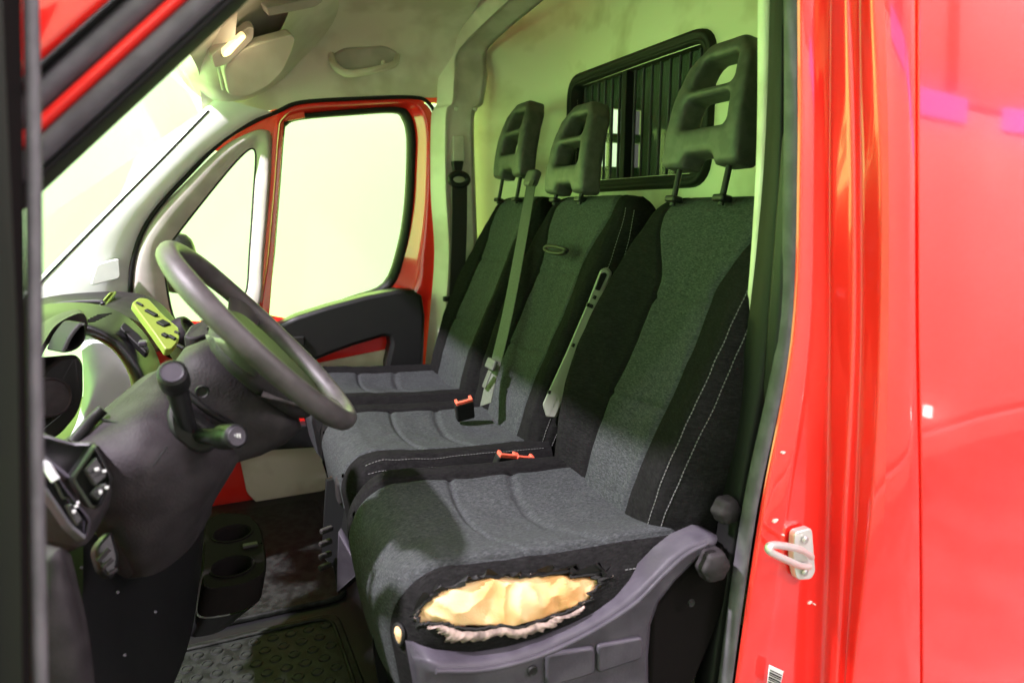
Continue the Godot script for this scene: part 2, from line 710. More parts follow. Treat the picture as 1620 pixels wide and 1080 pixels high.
func build_hall() -> void:  # hall out of view, shaped by what the red panel reflects
	var g := Geo.new()
	g.rbox(Vector3(4, -1.8, -1.5), Vector3(22, 0.1, 7.2), 0.01)
	setting("floor", g, M["hall floor"])
	g = Geo.new()
	g.rbox(Vector3(4.5, -0.55, 1.85), Vector3(21, 2.4, 0.1), 0.01)
	setting("wall", g, M["hall white"])
	g = Geo.new()
	g.rbox(Vector3(4.5, 1.9, 1.87), Vector3(21, 2.4, 0.1), 0.01)
	setting("upper_wall", g, M["hall grey"])  # grey to keep the upper part of the reflection dimmer
	g = Geo.new()
	g.rbox(Vector3(6.5, -1.67, 1.77), Vector3(17, 0.18, 0.08), 0.01)
	setting("kerb", g, M["hall white"])
	g = Geo.new()
	g.rbox(Vector3(6.5, -1.555, 1.79), Vector3(17, 0.035, 0.03), 0.005)
	setting("wall_edge", g, M["black plastic"])  # unseen dark strip above the kerb, a dark line for the reflection
	g = Geo.new()
	for k in 5:
		var x := 2.4 + k * 1.9
		g.rbox(Vector3(x, 1.9, 1.79), Vector3(0.09, 2.3, 0.06), 0.01)
	g.tube(PackedVector3Array([Vector3(2.0, 0.75, 1.75), Vector3(6.3, 3.0, 1.75)]), 0.05)
	g.tube(PackedVector3Array([Vector3(7.5, 3.0, 1.75), Vector3(10.5, 0.75, 1.75)]), 0.05)
	setting("beam", g, M["black plastic"])
	for i in 5:  # out of view, glowing to give the violet band in the panel reflection
		var t := thing("unseen_strip_window", "unseen violet glowing strip window in the hall wall, reflected in the red panel, number %s from the rear" % ["five", "four", "three", "two", "one"][i], "window", Vector3(2.2 + i * 0.95 + (0.4 if i > 2 else 0.0), 0.64, 1.79))
		g = Geo.new()
		g.rbox(t.position, Vector3(0.85, 0.16, 0.03), 0.008)
		put("glass", g, M["violet glow"], t)
	var st := thing("lamp_stand", "low black tripod stand carrying the small work lamp", "stand", Vector3(3.7, -1.75, 1.38))
	g = Geo.new()
	g.tube(PackedVector3Array([Vector3(3.7, -1.60, 1.42), Vector3(3.7, -1.33, 1.42)]), 0.012)
	put("pole", g, M["black plastic"], st)
	for i in 3:
		g = Geo.new()
		var a := TAU * i / 3 + 0.4
		g.tube(PackedVector3Array([Vector3(3.7, -1.58, 1.42), Vector3(3.7 + cos(a) * 0.2, -1.74, 1.42 + sin(a) * 0.2)]), 0.009)
		put("leg", g, M["black plastic"], st)

func build_body() -> void:
	var t := thing("van_body", "red painted van body around the open driver's door", "van", Vector3(0.75, -1.15, -0.8))
	# the pillar behind the door, a pressed profile that leans forward towards the sill
	var lines := [
		[Vector3(0.758, 0.416, -0.772), Vector3(0.772, 0.289, -0.772), Vector3(0.798, 0.056, -0.772), Vector3(0.813, -0.206, -0.772), Vector3(0.778, -0.479, -0.772), Vector3(0.751, -0.801, -0.772), Vector3(0.745, -0.951, -0.772)],
		[Vector3(0.761, 0.414, -0.766), Vector3(0.776, 0.288, -0.766), Vector3(0.801, 0.056, -0.766), Vector3(0.817, -0.205, -0.766), Vector3(0.784, -0.477, -0.766), Vector3(0.759, -0.799, -0.766), Vector3(0.754, -0.949, -0.766)],
		[Vector3(0.778, 0.415, -0.762), Vector3(0.793, 0.289, -0.762), Vector3(0.819, 0.056, -0.762), Vector3(0.840, -0.206, -0.762), Vector3(0.822, -0.482, -0.762), Vector3(0.803, -0.810, -0.762), Vector3(0.802, -0.963, -0.762)],
		[Vector3(0.790, 0.418, -0.764), Vector3(0.805, 0.291, -0.764), Vector3(0.833, 0.056, -0.764), Vector3(0.855, -0.208, -0.764), Vector3(0.840, -0.487, -0.764), Vector3(0.826, -0.818, -0.764), Vector3(0.824, -0.973, -0.764)],
		[Vector3(0.812, 0.422, -0.766), Vector3(0.828, 0.294, -0.766), Vector3(0.856, 0.057, -0.766), Vector3(0.890, -0.211, -0.766), Vector3(0.916, -0.502, -0.766), Vector3(0.941, -0.856, -0.766), Vector3(0.952, -1.023, -0.766)],
		[Vector3(0.810, 0.419, -0.758), Vector3(0.827, 0.292, -0.758), Vector3(0.856, 0.056, -0.758), Vector3(0.892, -0.210, -0.758), Vector3(0.924, -0.500, -0.758), Vector3(0.954, -0.854, -0.758), Vector3(0.965, -1.021, -0.758)],
		[Vector3(0.806, 0.409, -0.733), Vector3(0.821, 0.285, -0.733), Vector3(0.863, 0.055, -0.733), Vector3(0.899, -0.206, -0.733), Vector3(0.920, -0.488, -0.733), Vector3(0.948, -0.834, -0.733), Vector3(0.960, -0.998, -0.733)],
		[Vector3(0.813, 0.408, -0.729), Vector3(0.831, 0.285, -0.729), Vector3(0.868, 0.055, -0.729), Vector3(0.905, -0.205, -0.729), Vector3(0.927, -0.488, -0.729), Vector3(0.956, -0.834, -0.729), Vector3(0.968, -0.997, -0.729)],
		[Vector3(0.827, 0.411, -0.729), Vector3(0.845, 0.286, -0.729), Vector3(0.881, 0.056, -0.729), Vector3(0.919, -0.206, -0.729), Vector3(0.946, -0.491, -0.729), Vector3(0.969, -0.838, -0.729), Vector3(0.982, -1.002, -0.729)],
		[Vector3(0.818, 0.401, -0.707), Vector3(0.836, 0.280, -0.707), Vector3(0.884, 0.054, -0.707), Vector3(0.922, -0.203, -0.707), Vector3(0.947, -0.482, -0.707), Vector3(0.954, -0.817, -0.707), Vector3(0.965, -0.977, -0.707)],
		[Vector3(0.818, 0.399, -0.701), Vector3(0.837, 0.278, -0.701), Vector3(0.886, 0.054, -0.701), Vector3(0.924, -0.202, -0.701), Vector3(0.949, -0.480, -0.701), Vector3(0.958, -0.814, -0.701), Vector3(0.969, -0.973, -0.701)],
		[Vector3(0.831, 0.398, -0.694), Vector3(0.850, 0.278, -0.694), Vector3(0.893, 0.054, -0.694), Vector3(0.933, -0.201, -0.694), Vector3(0.969, -0.480, -0.694), Vector3(1.007, -0.824, -0.694), Vector3(1.024, -0.987, -0.694)]]
	var g := Geo.new()
	var flat := []
	for l in lines:
		flat.append(curve(PackedVector3Array(l), 6))
	var dense := []
	for i in flat.size() - 1:
		for k in 4:
			var q := PackedVector3Array()
			for j in flat[i].size():
				var a: Vector3 = flat[maxi(i - 1, 0)][j]
				var b: Vector3 = flat[i][j]
				var c: Vector3 = flat[i + 1][j]
				var d: Vector3 = flat[mini(i + 2, flat.size() - 1)][j]
				q.append(b.cubic_interpolate(c, a, d, k / 4.0).lerp(b.lerp(c, k / 4.0), 0.5))
			dense.append(q)
	dense.append(flat[-1])
	g.rows(dense)
	put("door_pillar", g, M["red paint"], t, "red door pillar with pressed ridges")
	# outer skin to the rear of it, two sheets with a gap
	var edge: PackedVector3Array = flat[-1]
	var seam := curve(PackedVector3Array([Vector3(0.881, 0.404, -0.688), Vector3(0.902, 0.282, -0.688), Vector3(0.942, 0.055, -0.688), Vector3(0.989, -0.204, -0.688), Vector3(1.047, -0.492, -0.688), Vector3(1.114, -0.854, -0.688), Vector3(1.145, -1.028, -0.688)]), 6)
	g = Geo.new()
	var mid := PackedVector3Array()
	for j in edge.size():
		mid.append(edge[j].lerp(seam[j], 0.55) + Vector3(0, 0, 0.006))
	var lip := moved(seam, Vector3(0.002, 0, -0.012))
	g.rows([edge, edge.duplicate(), mid, moved(seam, Vector3(-0.003, 0, 0.0005)), seam, lip])
	put("side_panel", g, M["red paint"], t, "narrow red side panel beside the door pillar")
	g = Geo.new()
	var rows_ := []
	for k in 14:
		var q := PackedVector3Array()
		for j in seam.size():
			var p: Vector3 = seam[j]
			var bow := 0.016 * (1.0 - pow(absf(p.y + 0.2) / 0.9, 2.0))
			q.append(Vector3(p.x + 0.007 + k * 0.14, p.y, -0.686 + 0.006 * sin(minf(k * 0.4, 1.5)) + (bow - 0.016) * minf(1.0, k * 0.35)))
		rows_.append(q)
	var rim0: PackedVector3Array = moved(rows_[0], Vector3(-0.0015, 0, -0.003))
	var rim1: PackedVector3Array = moved(rows_[0], Vector3(-0.002, 0, -0.014))
	g.rows([rim1, rim0] + rows_)
	put("side_panel", g, M["red paint"], t, "large glossy red side panel at the right")
	g = Geo.new()
	g.rbox(Vector3(1.15, -0.2, -0.765), Vector3(0.3, 1.7, 0.05), 0.01)
	put("inner_panel", g, M["rubber"], t)
	g = Geo.new()
	g.rbox(Vector3(2.4, -0.2, -0.80), Vector3(3.2, 2.1, 0.03), 0.01)
	put("cargo_side", g, M["black plastic"], t)
	g = Geo.new()
	for q in [[0.9, 1.483, -1.25, 0.85], [1.758, 4.1, -1.25, 0.85], [1.483, 1.758, -1.25, 0.183], [1.483, 1.758, 0.427, 0.85], [1.483, 1.758, 0.285, 0.325], [1.585, 1.60, 0.183, 0.427]]:
		g.rbox(Vector3((q[0] + q[1]) / 2, (q[2] + q[3]) / 2, -2.62), Vector3(q[1] - q[0], q[3] - q[2], 0.03), 0.006)
	put("cargo_side", g, M["black plastic"], t)
	g = Geo.new()
	g.rbox(Vector3(2.12, 0.86, -1.7), Vector3(4.0, 0.04, 1.95), 0.01)
	put("roof", g, M["red paint"], t)
	g = Geo.new()
	g.rbox(Vector3(1.5, -1.16, -1.7), Vector3(5.4, 0.1, 1.95), 0.01)
	put("floor_pan", g, M["black plastic"], t)
	# front pillar on the driver's side: painted flange between two rubber seals, then the outer red panel
	var dir := Vector3(0.707, 0.68, -0.02).normalized()
	var out := Vector3(-0.69, 0.72, 0.0)
	var a0: Vector3 = Vector3(-0.155, 0.027, -0.770)
	var a1: Vector3 = Vector3(0.032, 0.208, -0.770)
	var line := PackedVector3Array([a0 + (a0 - a1) * 1.2, a0 + (a0 - a1) * 0.4, a0, a1, a1 + (a1 - a0) * 0.55, Vector3(0.45, 0.405, -0.77), Vector3(0.66, 0.40, -0.77), Vector3(0.745, 0.33, -0.77)])
	line = curve(line, 5)
	g = Geo.new()
	strip(g, line, [0.004, 0.008, 0.018, 0.025, 0.027], [-0.03, 0.004, 0.010, 0.006, -0.02])
	put("door_seal", g, M["seal rubber"], t, "dark rubber seal along the door opening, front")
	g = Geo.new()
	strip(g, line, [-0.004, 0.0, 0.006, 0.007], [-0.03, 0.0, 0.002, -0.03])
	put("seal_lip", g, M["rubber"], t)
	g = Geo.new()
	strip(g, line, [0.025, 0.028, 0.036, 0.040], [-0.02, 0.008, 0.009, -0.02])
	put("pillar_flange", g, M["red paint"], t, "bright red flange between the seals")
	g = Geo.new()
	strip(g, line, [0.037, 0.041, 0.050, 0.058, 0.060], [-0.02, 0.008, 0.014, 0.008, -0.02])
	put("door_seal", g, M["seal rubber"], t)
	g = Geo.new()
	strip(g, line, [0.058, 0.060, 0.064, 0.066], [-0.02, 0.015, 0.014, -0.02])
	put("seal_lip", g, M["rubber"], t)
	g = Geo.new()
	strip(g, line, [0.064, 0.075, 0.13, 0.30], [-0.01, 0.008, 0.008, -0.03])
	put("front_pillar", g, M["red paint"], t, "red outer front pillar at the upper left")
	# rear edge of the opening: rubber seal and the inner trim
	var b_line := curve(PackedVector3Array([Vector3(0.745, 0.33, -0.785), Vector3(0.770, 0.342, -0.785), Vector3(0.776, 0.293, -0.785), Vector3(0.800, 0.057, -0.785), Vector3(0.812, -0.208, -0.785), Vector3(0.768, -0.482, -0.785), Vector3(0.741, -0.807, -0.785), Vector3(0.736, -0.959, -0.785)]), 6)
	g = Geo.new()
	g.tube(b_line, 0.0095, 10, false, 1.4)
	put("door_seal", g, M["seal rubber"], t, "grey rubber seal along the door opening, rear")
	var tb := [Vector3(0.777, 0.348, -0.800), Vector3(0.781, 0.298, -0.800), Vector3(0.804, 0.057, -0.800), Vector3(0.812, -0.211, -0.800), Vector3(0.773, -0.490, -0.800), Vector3(0.742, -0.818, -0.800), Vector3(0.737, -0.972, -0.800)]
	var ta := [Vector3(0.797, 0.369, -0.860), Vector3(0.804, 0.316, -0.860), Vector3(0.816, 0.061, -0.860), Vector3(0.804, -0.221, -0.860), Vector3(0.773, -0.516, -0.860), Vector3(0.740, -0.862, -0.860), Vector3(0.744, -1.027, -0.860)]
	g = Geo.new()
	var l0 := curve(PackedVector3Array(ta), 5)
	var l1 := curve(PackedVector3Array(tb), 5)
	var l2 := PackedVector3Array()
	for i in l0.size():
		l2.append(l0[i].lerp(l1[i], 0.5) + Vector3(-0.004, 0, 0.004))
	g.rows([moved(l0, Vector3(0.03, 0, -0.01)), l0, l2, l1, moved(l1, Vector3(0.01, 0, -0.03))])
	put("pillar_lining", g, M["rubber"], t)
	g = Geo.new()
	var pa := curve(PackedVector3Array([Vector3(0.798, 0.376, -0.885), Vector3(0.803, 0.322, -0.885), Vector3(0.823, 0.062, -0.885), Vector3(0.821, -0.227, -0.885), Vector3(0.788, -0.529, -0.885), Vector3(0.750, -0.883, -0.885), Vector3(0.753, -1.052, -0.885)]), 5)
	var pb := curve(PackedVector3Array([Vector3(0.805, 0.373, -0.870), Vector3(0.811, 0.319, -0.870), Vector3(0.827, 0.061, -0.870), Vector3(0.815, -0.224, -0.870), Vector3(0.786, -0.522, -0.870), Vector3(0.782, -0.882, -0.870), Vector3(0.788, -1.052, -0.870)]), 5)
	g.rows([moved(pa, Vector3(0.03, 0, -0.03)), pa, pb, moved(pb, Vector3(0.02, 0, 0.0))])
	put("pillar_flange", g, M["cream trim"], t, "narrow pale strip inside the door pillar")
	g = Geo.new()
	g.rbox(Vector3(0.62, 0.64, -2.54), Vector3(1.06, 0.5, 0.03), 0.01)
	put("roof_side", g, M["red paint"], t)
	# windscreen frame and pane
	g = Geo.new()
	var pane := PackedVector3Array([Vector3(-0.20, 0.03, -0.86), Vector3(0.0, 0.28, -0.92), Vector3(-0.09, 0.40, -1.3), Vector3(-0.11, 0.43, -1.65), Vector3(-0.09, 0.40, -2.05), Vector3(-0.02, 0.31, -2.40), Vector3(-0.54, -0.24, -2.42), Vector3(-0.72, -0.30, -1.65), Vector3(-0.60, -0.28, -0.9)])
	g.face(pane, Vector3(-0.7, 0.7, 0))
	put("windscreen", g, M["pane"], t)
	# sides and nose that close the cab
	g = Geo.new()
	g.rbox(Vector3(-0.75, -0.75, -1.65), Vector3(0.1, 0.8, 1.9), 0.02)
	g.rbox(Vector3(-0.55, -0.75, -0.72), Vector3(0.5, 0.8, 0.05), 0.02)
	put("nose", g, M["red paint"], t)
	for q in [[Vector3(0.802, -0.505, -0.760), 0.006, 0.3], [Vector3(0.821, -0.534, -0.760), 0.004, -0.5], [Vector3(0.903, -0.682, -0.763), 0.005, 0.4], [Vector3(0.914, -0.688, -0.763), 0.004, -0.6], [Vector3(0.807, -0.387, -0.760), 0.004, 0.2]]:
		g = Geo.new()
		var chip := PackedVector3Array()
		for k in 7:
			var a: float = TAU * k / 7 + q[2]
			chip.append(q[0] + Vector3(cos(a) * float(q[1]), sin(a) * q[1] * (0.25 + 0.12 * (k % 3)), 0).rotated(Vector3(0, 0, 1), q[2]))
		g.plate(chip, Vector3(0, 0, -0.006), 0.0004)
		put("paint_chip", g, M["paint chip"], t)
	var s := thing("door_striker", "bent zinc striker loop bolted to the red door pillar", "door latch", Vector3(0.868, -0.592, -0.755))
	g = Geo.new()
	g.plate(rounded(PackedVector3Array([Vector3(0.833, -0.526, -0.748), Vector3(0.872, -0.525, -0.748), Vector3(0.890, -0.611, -0.748), Vector3(0.881, -0.623, -0.748), Vector3(0.849, -0.617, -0.748), Vector3(0.836, -0.581, -0.748)]), 0.01), Vector3(0, 0, -0.012), 0.002)
	put("plate", g, M["striker steel"], s)
	g = Geo.new()
	var loop := PackedVector3Array([Vector3(0.871, -0.576, -0.744), Vector3(0.816, -0.540, -0.725), Vector3(0.737, -0.504, -0.700), Vector3(0.724, -0.508, -0.695), Vector3(0.772, -0.540, -0.710), Vector3(0.837, -0.580, -0.735), Vector3(0.868, -0.593, -0.744)])
	g.tube(curve(loop, 5), 0.006, 8)
	put("loop", g, M["striker steel"], s)
	for q in [Vector3(0.854, -0.542, -0.746), Vector3(0.861, -0.603, -0.746)]:
		g = Geo.new()
		g.lathe(PackedVector2Array([Vector2(0.0065, 0), Vector2(0.0065, 0.003), Vector2(0.004, 0.0045), Vector2(0.0, 0.0045)]), q, Vector3(0, 0, 1), 12)
		put("bolt", g, M["steel"], s)
	s = thing("pillar_sticker", "small black and white printed sticker low on the red door pillar", "sticker", Vector3(0.839, -0.800, -0.757))
	g = Geo.new()
	g.plate(PackedVector3Array([Vector3(0.799, -0.762, -0.745), Vector3(0.833, -0.784, -0.745), Vector3(0.825, -0.827, -0.745), Vector3(0.798, -0.806, -0.745)]), Vector3(0, 0, -0.0012), 0.0003)
	put("paper", g, M["label print"], s)
	g = Geo.new()
	for k in 7:
		var u := 0.12 + k * 0.115
		var p0: Vector3 = Vector3(0.800, -0.765, -0.744)
		var p1: Vector3 = Vector3(0.829, -0.785, -0.744)
		var dn: Vector3 = Vector3(0.796, -0.802, -0.744) - Vector3(0.800, -0.765, -0.744)
		var e := p0 + dn * u
		var e2 := p1 + dn * u
		g.face(PackedVector3Array([e, e2, e2 + dn * (0.05 + 0.03 * (k % 2)), e + dn * (0.05 + 0.03 * (k % 2))]), Vector3(0, 0, 1))
	put("print", g, M["rubber"], s)

func strip(g: Geo, line: PackedVector3Array, offs: Array, zs: Array) -> void:   # a profile laid along a line in the plane of the door opening, offset outwards
	var rows_ := []
	for k in offs.size():
		var q := PackedVector3Array()
		for i in line.size():
			var d := (line[mini(i + 1, line.size() - 1)] - line[maxi(i - 1, 0)]).normalized()
			var nn := Vector3(-d.y, d.x, 0).normalized()
			q.append(line[i] + nn * offs[k] + Vector3(0, 0, zs[k]))
		rows_.append(q)
	g.rows(rows_)

func bulk_x(zz: float) -> float:
	return 1.15 - 0.27 * smoothstep(-2.12, -2.62, zz)

func build_bulkhead() -> void:
	var t := thing("bulkhead", "pale green-lit bulkhead wall behind the seats with smudged patches", "partition", Vector3(1.15, -1.1, -1.7))
	var fn := func(zz: float, yy: float) -> Vector3: return Vector3(bulk_x(zz) + 0.006 * sin(zz * 5.0) * sin(yy * 3.0), yy, zz)
	var g := Geo.new()
	var z0 := -2.14
	var z1 := -1.40
	var y0 := 0.065
	var y1 := 0.435
	var inset := 0.028
	g.surf(fn, steps(-2.66, z0 + inset, 12), steps(-1.12, 0.84, 24))
	g.surf(fn, steps(z1 - inset, -0.86, 8), steps(-1.12, 0.84, 24))
	g.surf(fn, steps(z0 + inset, z1 - inset, 8), steps(-1.12, y0 + inset, 12))
	g.surf(fn, steps(z0 + inset, z1 - inset, 8), steps(y1 - inset, 0.84, 6))
	put("wall_sheet", g, M["bulkhead cloth"], t)
	g = Geo.new()
	g.lathe(PackedVector2Array([Vector2(0.0, 0.004), Vector2(0.012, 0.004), Vector2(0.02, 0.002), Vector2(0.024, 0)]), Vector3(1.000, 0.137, -2.546) + Vector3(0.02, 0, -0.12), Vector3(-1, 0, 0), 20)
	put("grommet", g, M["rubber"], t)
	# window with its rubber frame, divider, bars and pane
	var w := thing("bulkhead_window", "black rubber framed barred window in the pale bulkhead", "window", Vector3(1.14, 0.25, -1.77))
	var outer := rounded(PackedVector3Array([Vector3(1.132, y0 - 0.012, z0 - 0.012), Vector3(1.132, y1 + 0.012, z0 - 0.012), Vector3(1.132, y1 + 0.012, z1 + 0.012), Vector3(1.132, y0 - 0.012, z1 + 0.012)]), 0.085, 7)
	var loops := [moved(outer, Vector3(0.025, 0, 0))]
	var front := Vector3(-1, 0, 0)
	loops.append(moved(shrink(outer, 0.004, front), Vector3(0.0, 0, 0)))
	loops.append(moved(shrink(outer, 0.016, front), Vector3(-0.006, 0, 0)))
	loops.append(moved(shrink(outer, 0.022, front), Vector3(0.006, 0, 0)))
	loops.append(moved(shrink(outer, 0.026, front), Vector3(0.002, 0, 0)))
	loops.append(moved(shrink(outer, 0.036, front), Vector3(0.0, 0, 0)))
	loops.append(moved(shrink(outer, 0.042, front), Vector3(0.04, 0, 0)))
	g = Geo.new()
	g.rows(loops, true)
	put("rubber_frame", g, M["rubber"], w)
	g = Geo.new()
	g.rbox(Vector3(1.165, 0.25, -1.815), Vector3(0.03, 0.36, 0.026), 0.004)
	put("divider", g, M["rubber"], w)
	for k in 16:
		var zz := z0 + 0.055 + k * 0.043
		if absf(zz + 1.815) < 0.02:
			continue
		g = Geo.new()
		g.tube(PackedVector3Array([Vector3(1.172, 0.06, zz), Vector3(1.172, 0.44, zz)]), 0.0055, 8, false, 0.6)
		put("bar", g, M["grey plastic"], w)
	g = Geo.new()
	g.rbox(Vector3(1.186, 0.25, -1.77), Vector3(0.004, 0.37, 0.72), 0.001)
	put("pane", g, M["pane"], w)
	# rear doors of the load space with lit window openings
	var r := thing("rear_wall", "dark rear wall of the load space with pale window openings", "van rear", Vector3(4.1, -1.1, -1.7))
	g = Geo.new()
	for q in [[-2.6, -2.35, -1.1, 0.85], [-1.15, -0.8, -1.1, 0.85], [-2.35, -1.15, -1.1, -0.55], [-2.35, -1.15, 0.1, 0.85], [-1.8, -1.7, -0.55, 0.1]]:
		g.rbox(Vector3(4.1, (q[2] + q[3]) / 2, (q[0] + q[1]) / 2), Vector3(0.04, q[3] - q[2], q[1] - q[0]), 0.005)
	put("panel", g, M["black plastic"], r)

func build_roof() -> void:
	var t := thing("headliner", "pale fabric headliner curving down to the door top", "roof lining", Vector3(0.4, 0.66, -1.7))
	var ctrl := []
	var xs := [-0.03, 0.08, 0.20, 0.34, 0.52, 0.72, 0.82, 0.84]
	var low := [0.285, 0.30, 0.328, 0.365, 0.388, 0.396, 0.41, 0.44]
	var top := [0.41, 0.50, 0.58, 0.635, 0.66, 0.668, 0.668, 0.70]
	for i in xs.size():
		var a: float = low[i]
		var b: float = top[i]
		var x: float = xs[i]
		ctrl.append([Vector3(x, a, -2.455), Vector3(x, lerpf(a, b, 0.35), -2.44), Vector3(x, lerpf(a, b, 0.68), -2.385), Vector3(x, lerpf(a, b, 0.9), -2.25), Vector3(x - 0.02, b, -2.0), Vector3(x - 0.04, b + 0.015, -1.65), Vector3(x - 0.03, b, -1.25), Vector3(x, lerpf(a, b, 0.8), -0.92), Vector3(x, a - 0.02, -0.80)])
	var g := Geo.new()
	shell(g, ctrl, 5, 5, Vector3(0, 0.02, 0))
	put("lining", g, M["cream trim"], t)
	# cross beam above the bulkhead, running down into the far pillar trim
	var p := thing("pillar_trim", "grey-beige trim pillar between passenger door and bulkhead", "pillar trim", Vector3(0.87, -0.9, -2.43))
	var face_l := [Vector3(1.009, 0.827, -2.400), Vector3(0.822, 0.563, -2.400), Vector3(0.802, 0.467, -2.400), Vector3(0.793, 0.376, -2.400), Vector3(0.768, 0.331, -2.400), Vector3(0.762, 0.069, -2.400), Vector3(0.770, -0.162, -2.400), Vector3(0.750, -0.401, -2.400), Vector3(0.724, -0.673, -2.400)]
	var face_r := [Vector3(1.181, 0.848, -2.400), Vector3(0.948, 0.578, -2.400), Vector3(0.933, 0.477, -2.400), Vector3(0.917, 0.384, -2.400), Vector3(0.882, 0.333, -2.400), Vector3(0.884, 0.070, -2.400), Vector3(0.889, -0.166, -2.400), Vector3(0.878, -0.410, -2.400), Vector3(0.864, -0.688, -2.400)]
	var fl := PackedVector3Array([Vector3(0.93, 0.62, -0.84), Vector3(0.93, 0.675, -1.0), Vector3(0.93, 0.70, -1.3), Vector3(0.92, 0.70, -1.65), Vector3(0.905, 0.685, -1.95), Vector3(0.885, 0.651, -2.106)])
	var fr := PackedVector3Array([Vector3(1.10, 0.60, -0.84), Vector3(1.08, 0.655, -1.0), Vector3(1.06, 0.68, -1.3), Vector3(1.04, 0.68, -1.65), Vector3(1.01, 0.665, -1.95), Vector3(0.990, 0.645, -2.037)])
	for i in range(1, face_l.size()):
		fl.append(face_l[i])
		fr.append(face_r[i])
	fl.append(fl[-1] + Vector3(-0.02, -0.5, 0))
	fr.append(fr[-1] + Vector3(-0.02, -0.5, 0))
	fl = curve(fl, 4)
	fr = curve(fr, 4)
	var rows_ := [PackedVector3Array(), PackedVector3Array(), PackedVector3Array(), PackedVector3Array(), PackedVector3Array(), PackedVector3Array(), PackedVector3Array(), PackedVector3Array()]
	for i in fl.size():
		var a := fl[i]
		var b := fr[i]
		var d := (b - a)
		var tt := (fl[mini(i + 1, fl.size() - 1)] - fl[maxi(i - 1, 0)]).normalized()
		var nn := tt.cross(d.normalized()).normalized()
		if nn.dot(Vector3(0, -0.3, 1)) < 0:
			nn = -nn
		rows_[0].append(a - d * 0.32 - nn * 0.045)
		rows_[1].append(a - d * 0.03 - nn * 0.002)
		rows_[2].append(a + d * 0.03 + nn * 0.004)
		rows_[3].append(a + d * 0.10 + nn * 0.004)
		rows_[4].append(a + d * 0.16 - nn * 0.004)
		rows_[5].append(a + d * 0.86 - nn * 0.004)
		rows_[6].append(a + d * 0.95 + nn * 0.003)
		rows_[7].append(b + d * 0.10 - nn * 0.03)
	g = Geo.new()
	g.rows(rows_.slice(0, 3))
	put("edge_strip", g, M["cream trim"], p)
	g = Geo.new()
	g.rows(rows_.slice(2, 8))
	put("trim_face", g, M["grey trim"], p)
	g = Geo.new()
	g.plate(rounded(PackedVector3Array([Vector3(0.799, 0.260, -2.397), Vector3(0.841, 0.262, -2.397), Vector3(0.842, 0.165, -2.397), Vector3(0.797, 0.164, -2.397)]), 0.006, 3), Vector3(0, 0, -0.01), 0.002)
	put("slot_cover", g, M["grey trim"], p)
	g = Geo.new()
	for q in [Vector3(0.807, 0.353, -2.380), Vector3(0.880, 0.355, -2.380), Vector3(1.047, 0.682, -2.473), Vector3(0.976, 0.608, -2.510)]:
		g.lathe(PackedVector2Array([Vector2(0.008, 0), Vector2(0.007, 0.004), Vector2(0.0, 0.005)]), q, Vector3(-0.1, -0.2, 1), 10)
	put("trim_clip", g, M["grey trim"], p)
	# grab handle in its recess
	var h := thing("grab_handle", "pale grab handle above the passenger door", "handle", Vector3(0.476, 0.470, -2.380))
	g = Geo.new()
	var pts := PackedVector3Array([Vector3(0.378, 0.500, -2.400), Vector3(0.382, 0.461, -2.360), Vector3(0.413, 0.435, -2.330), Vector3(0.468, 0.442, -2.325), Vector3(0.526, 0.459, -2.330), Vector3(0.581, 0.483, -2.360), Vector3(0.601, 0.515, -2.400)])
	g.tube(curve(pts, 6), 0.011, 10, false, 1.3)
	put("grip", g, M["cream trim"], h)
	g = Geo.new()
	g.plate(rounded(PackedVector3Array([Vector3(0.381, 0.495, -2.395), Vector3(0.422, 0.522, -2.395), Vector3(0.561, 0.543, -2.395), Vector3(0.609, 0.522, -2.395), Vector3(0.599, 0.493, -2.395), Vector3(0.537, 0.476, -2.395), Vector3(0.419, 0.458, -2.395), Vector3(0.388, 0.468, -2.395)]), 0.02, 4), Vector3(0, 0.01, -0.02), 0.004)
	put("recess", g, M["grey trim"], h)
	g = Geo.new()
	g.rbox(Vector3(0.535, 0.474, -2.330), Vector3(0.012, 0.02, 0.01), 0.003)
	put("hook", g, M["cream trim"], h)
	# overhead console
	var c := thing("overhead_console", "moulded pale overhead console with a lid and dome lamp", "console", Vector3(0.164, 0.460, -2.306))
	g = Geo.new()
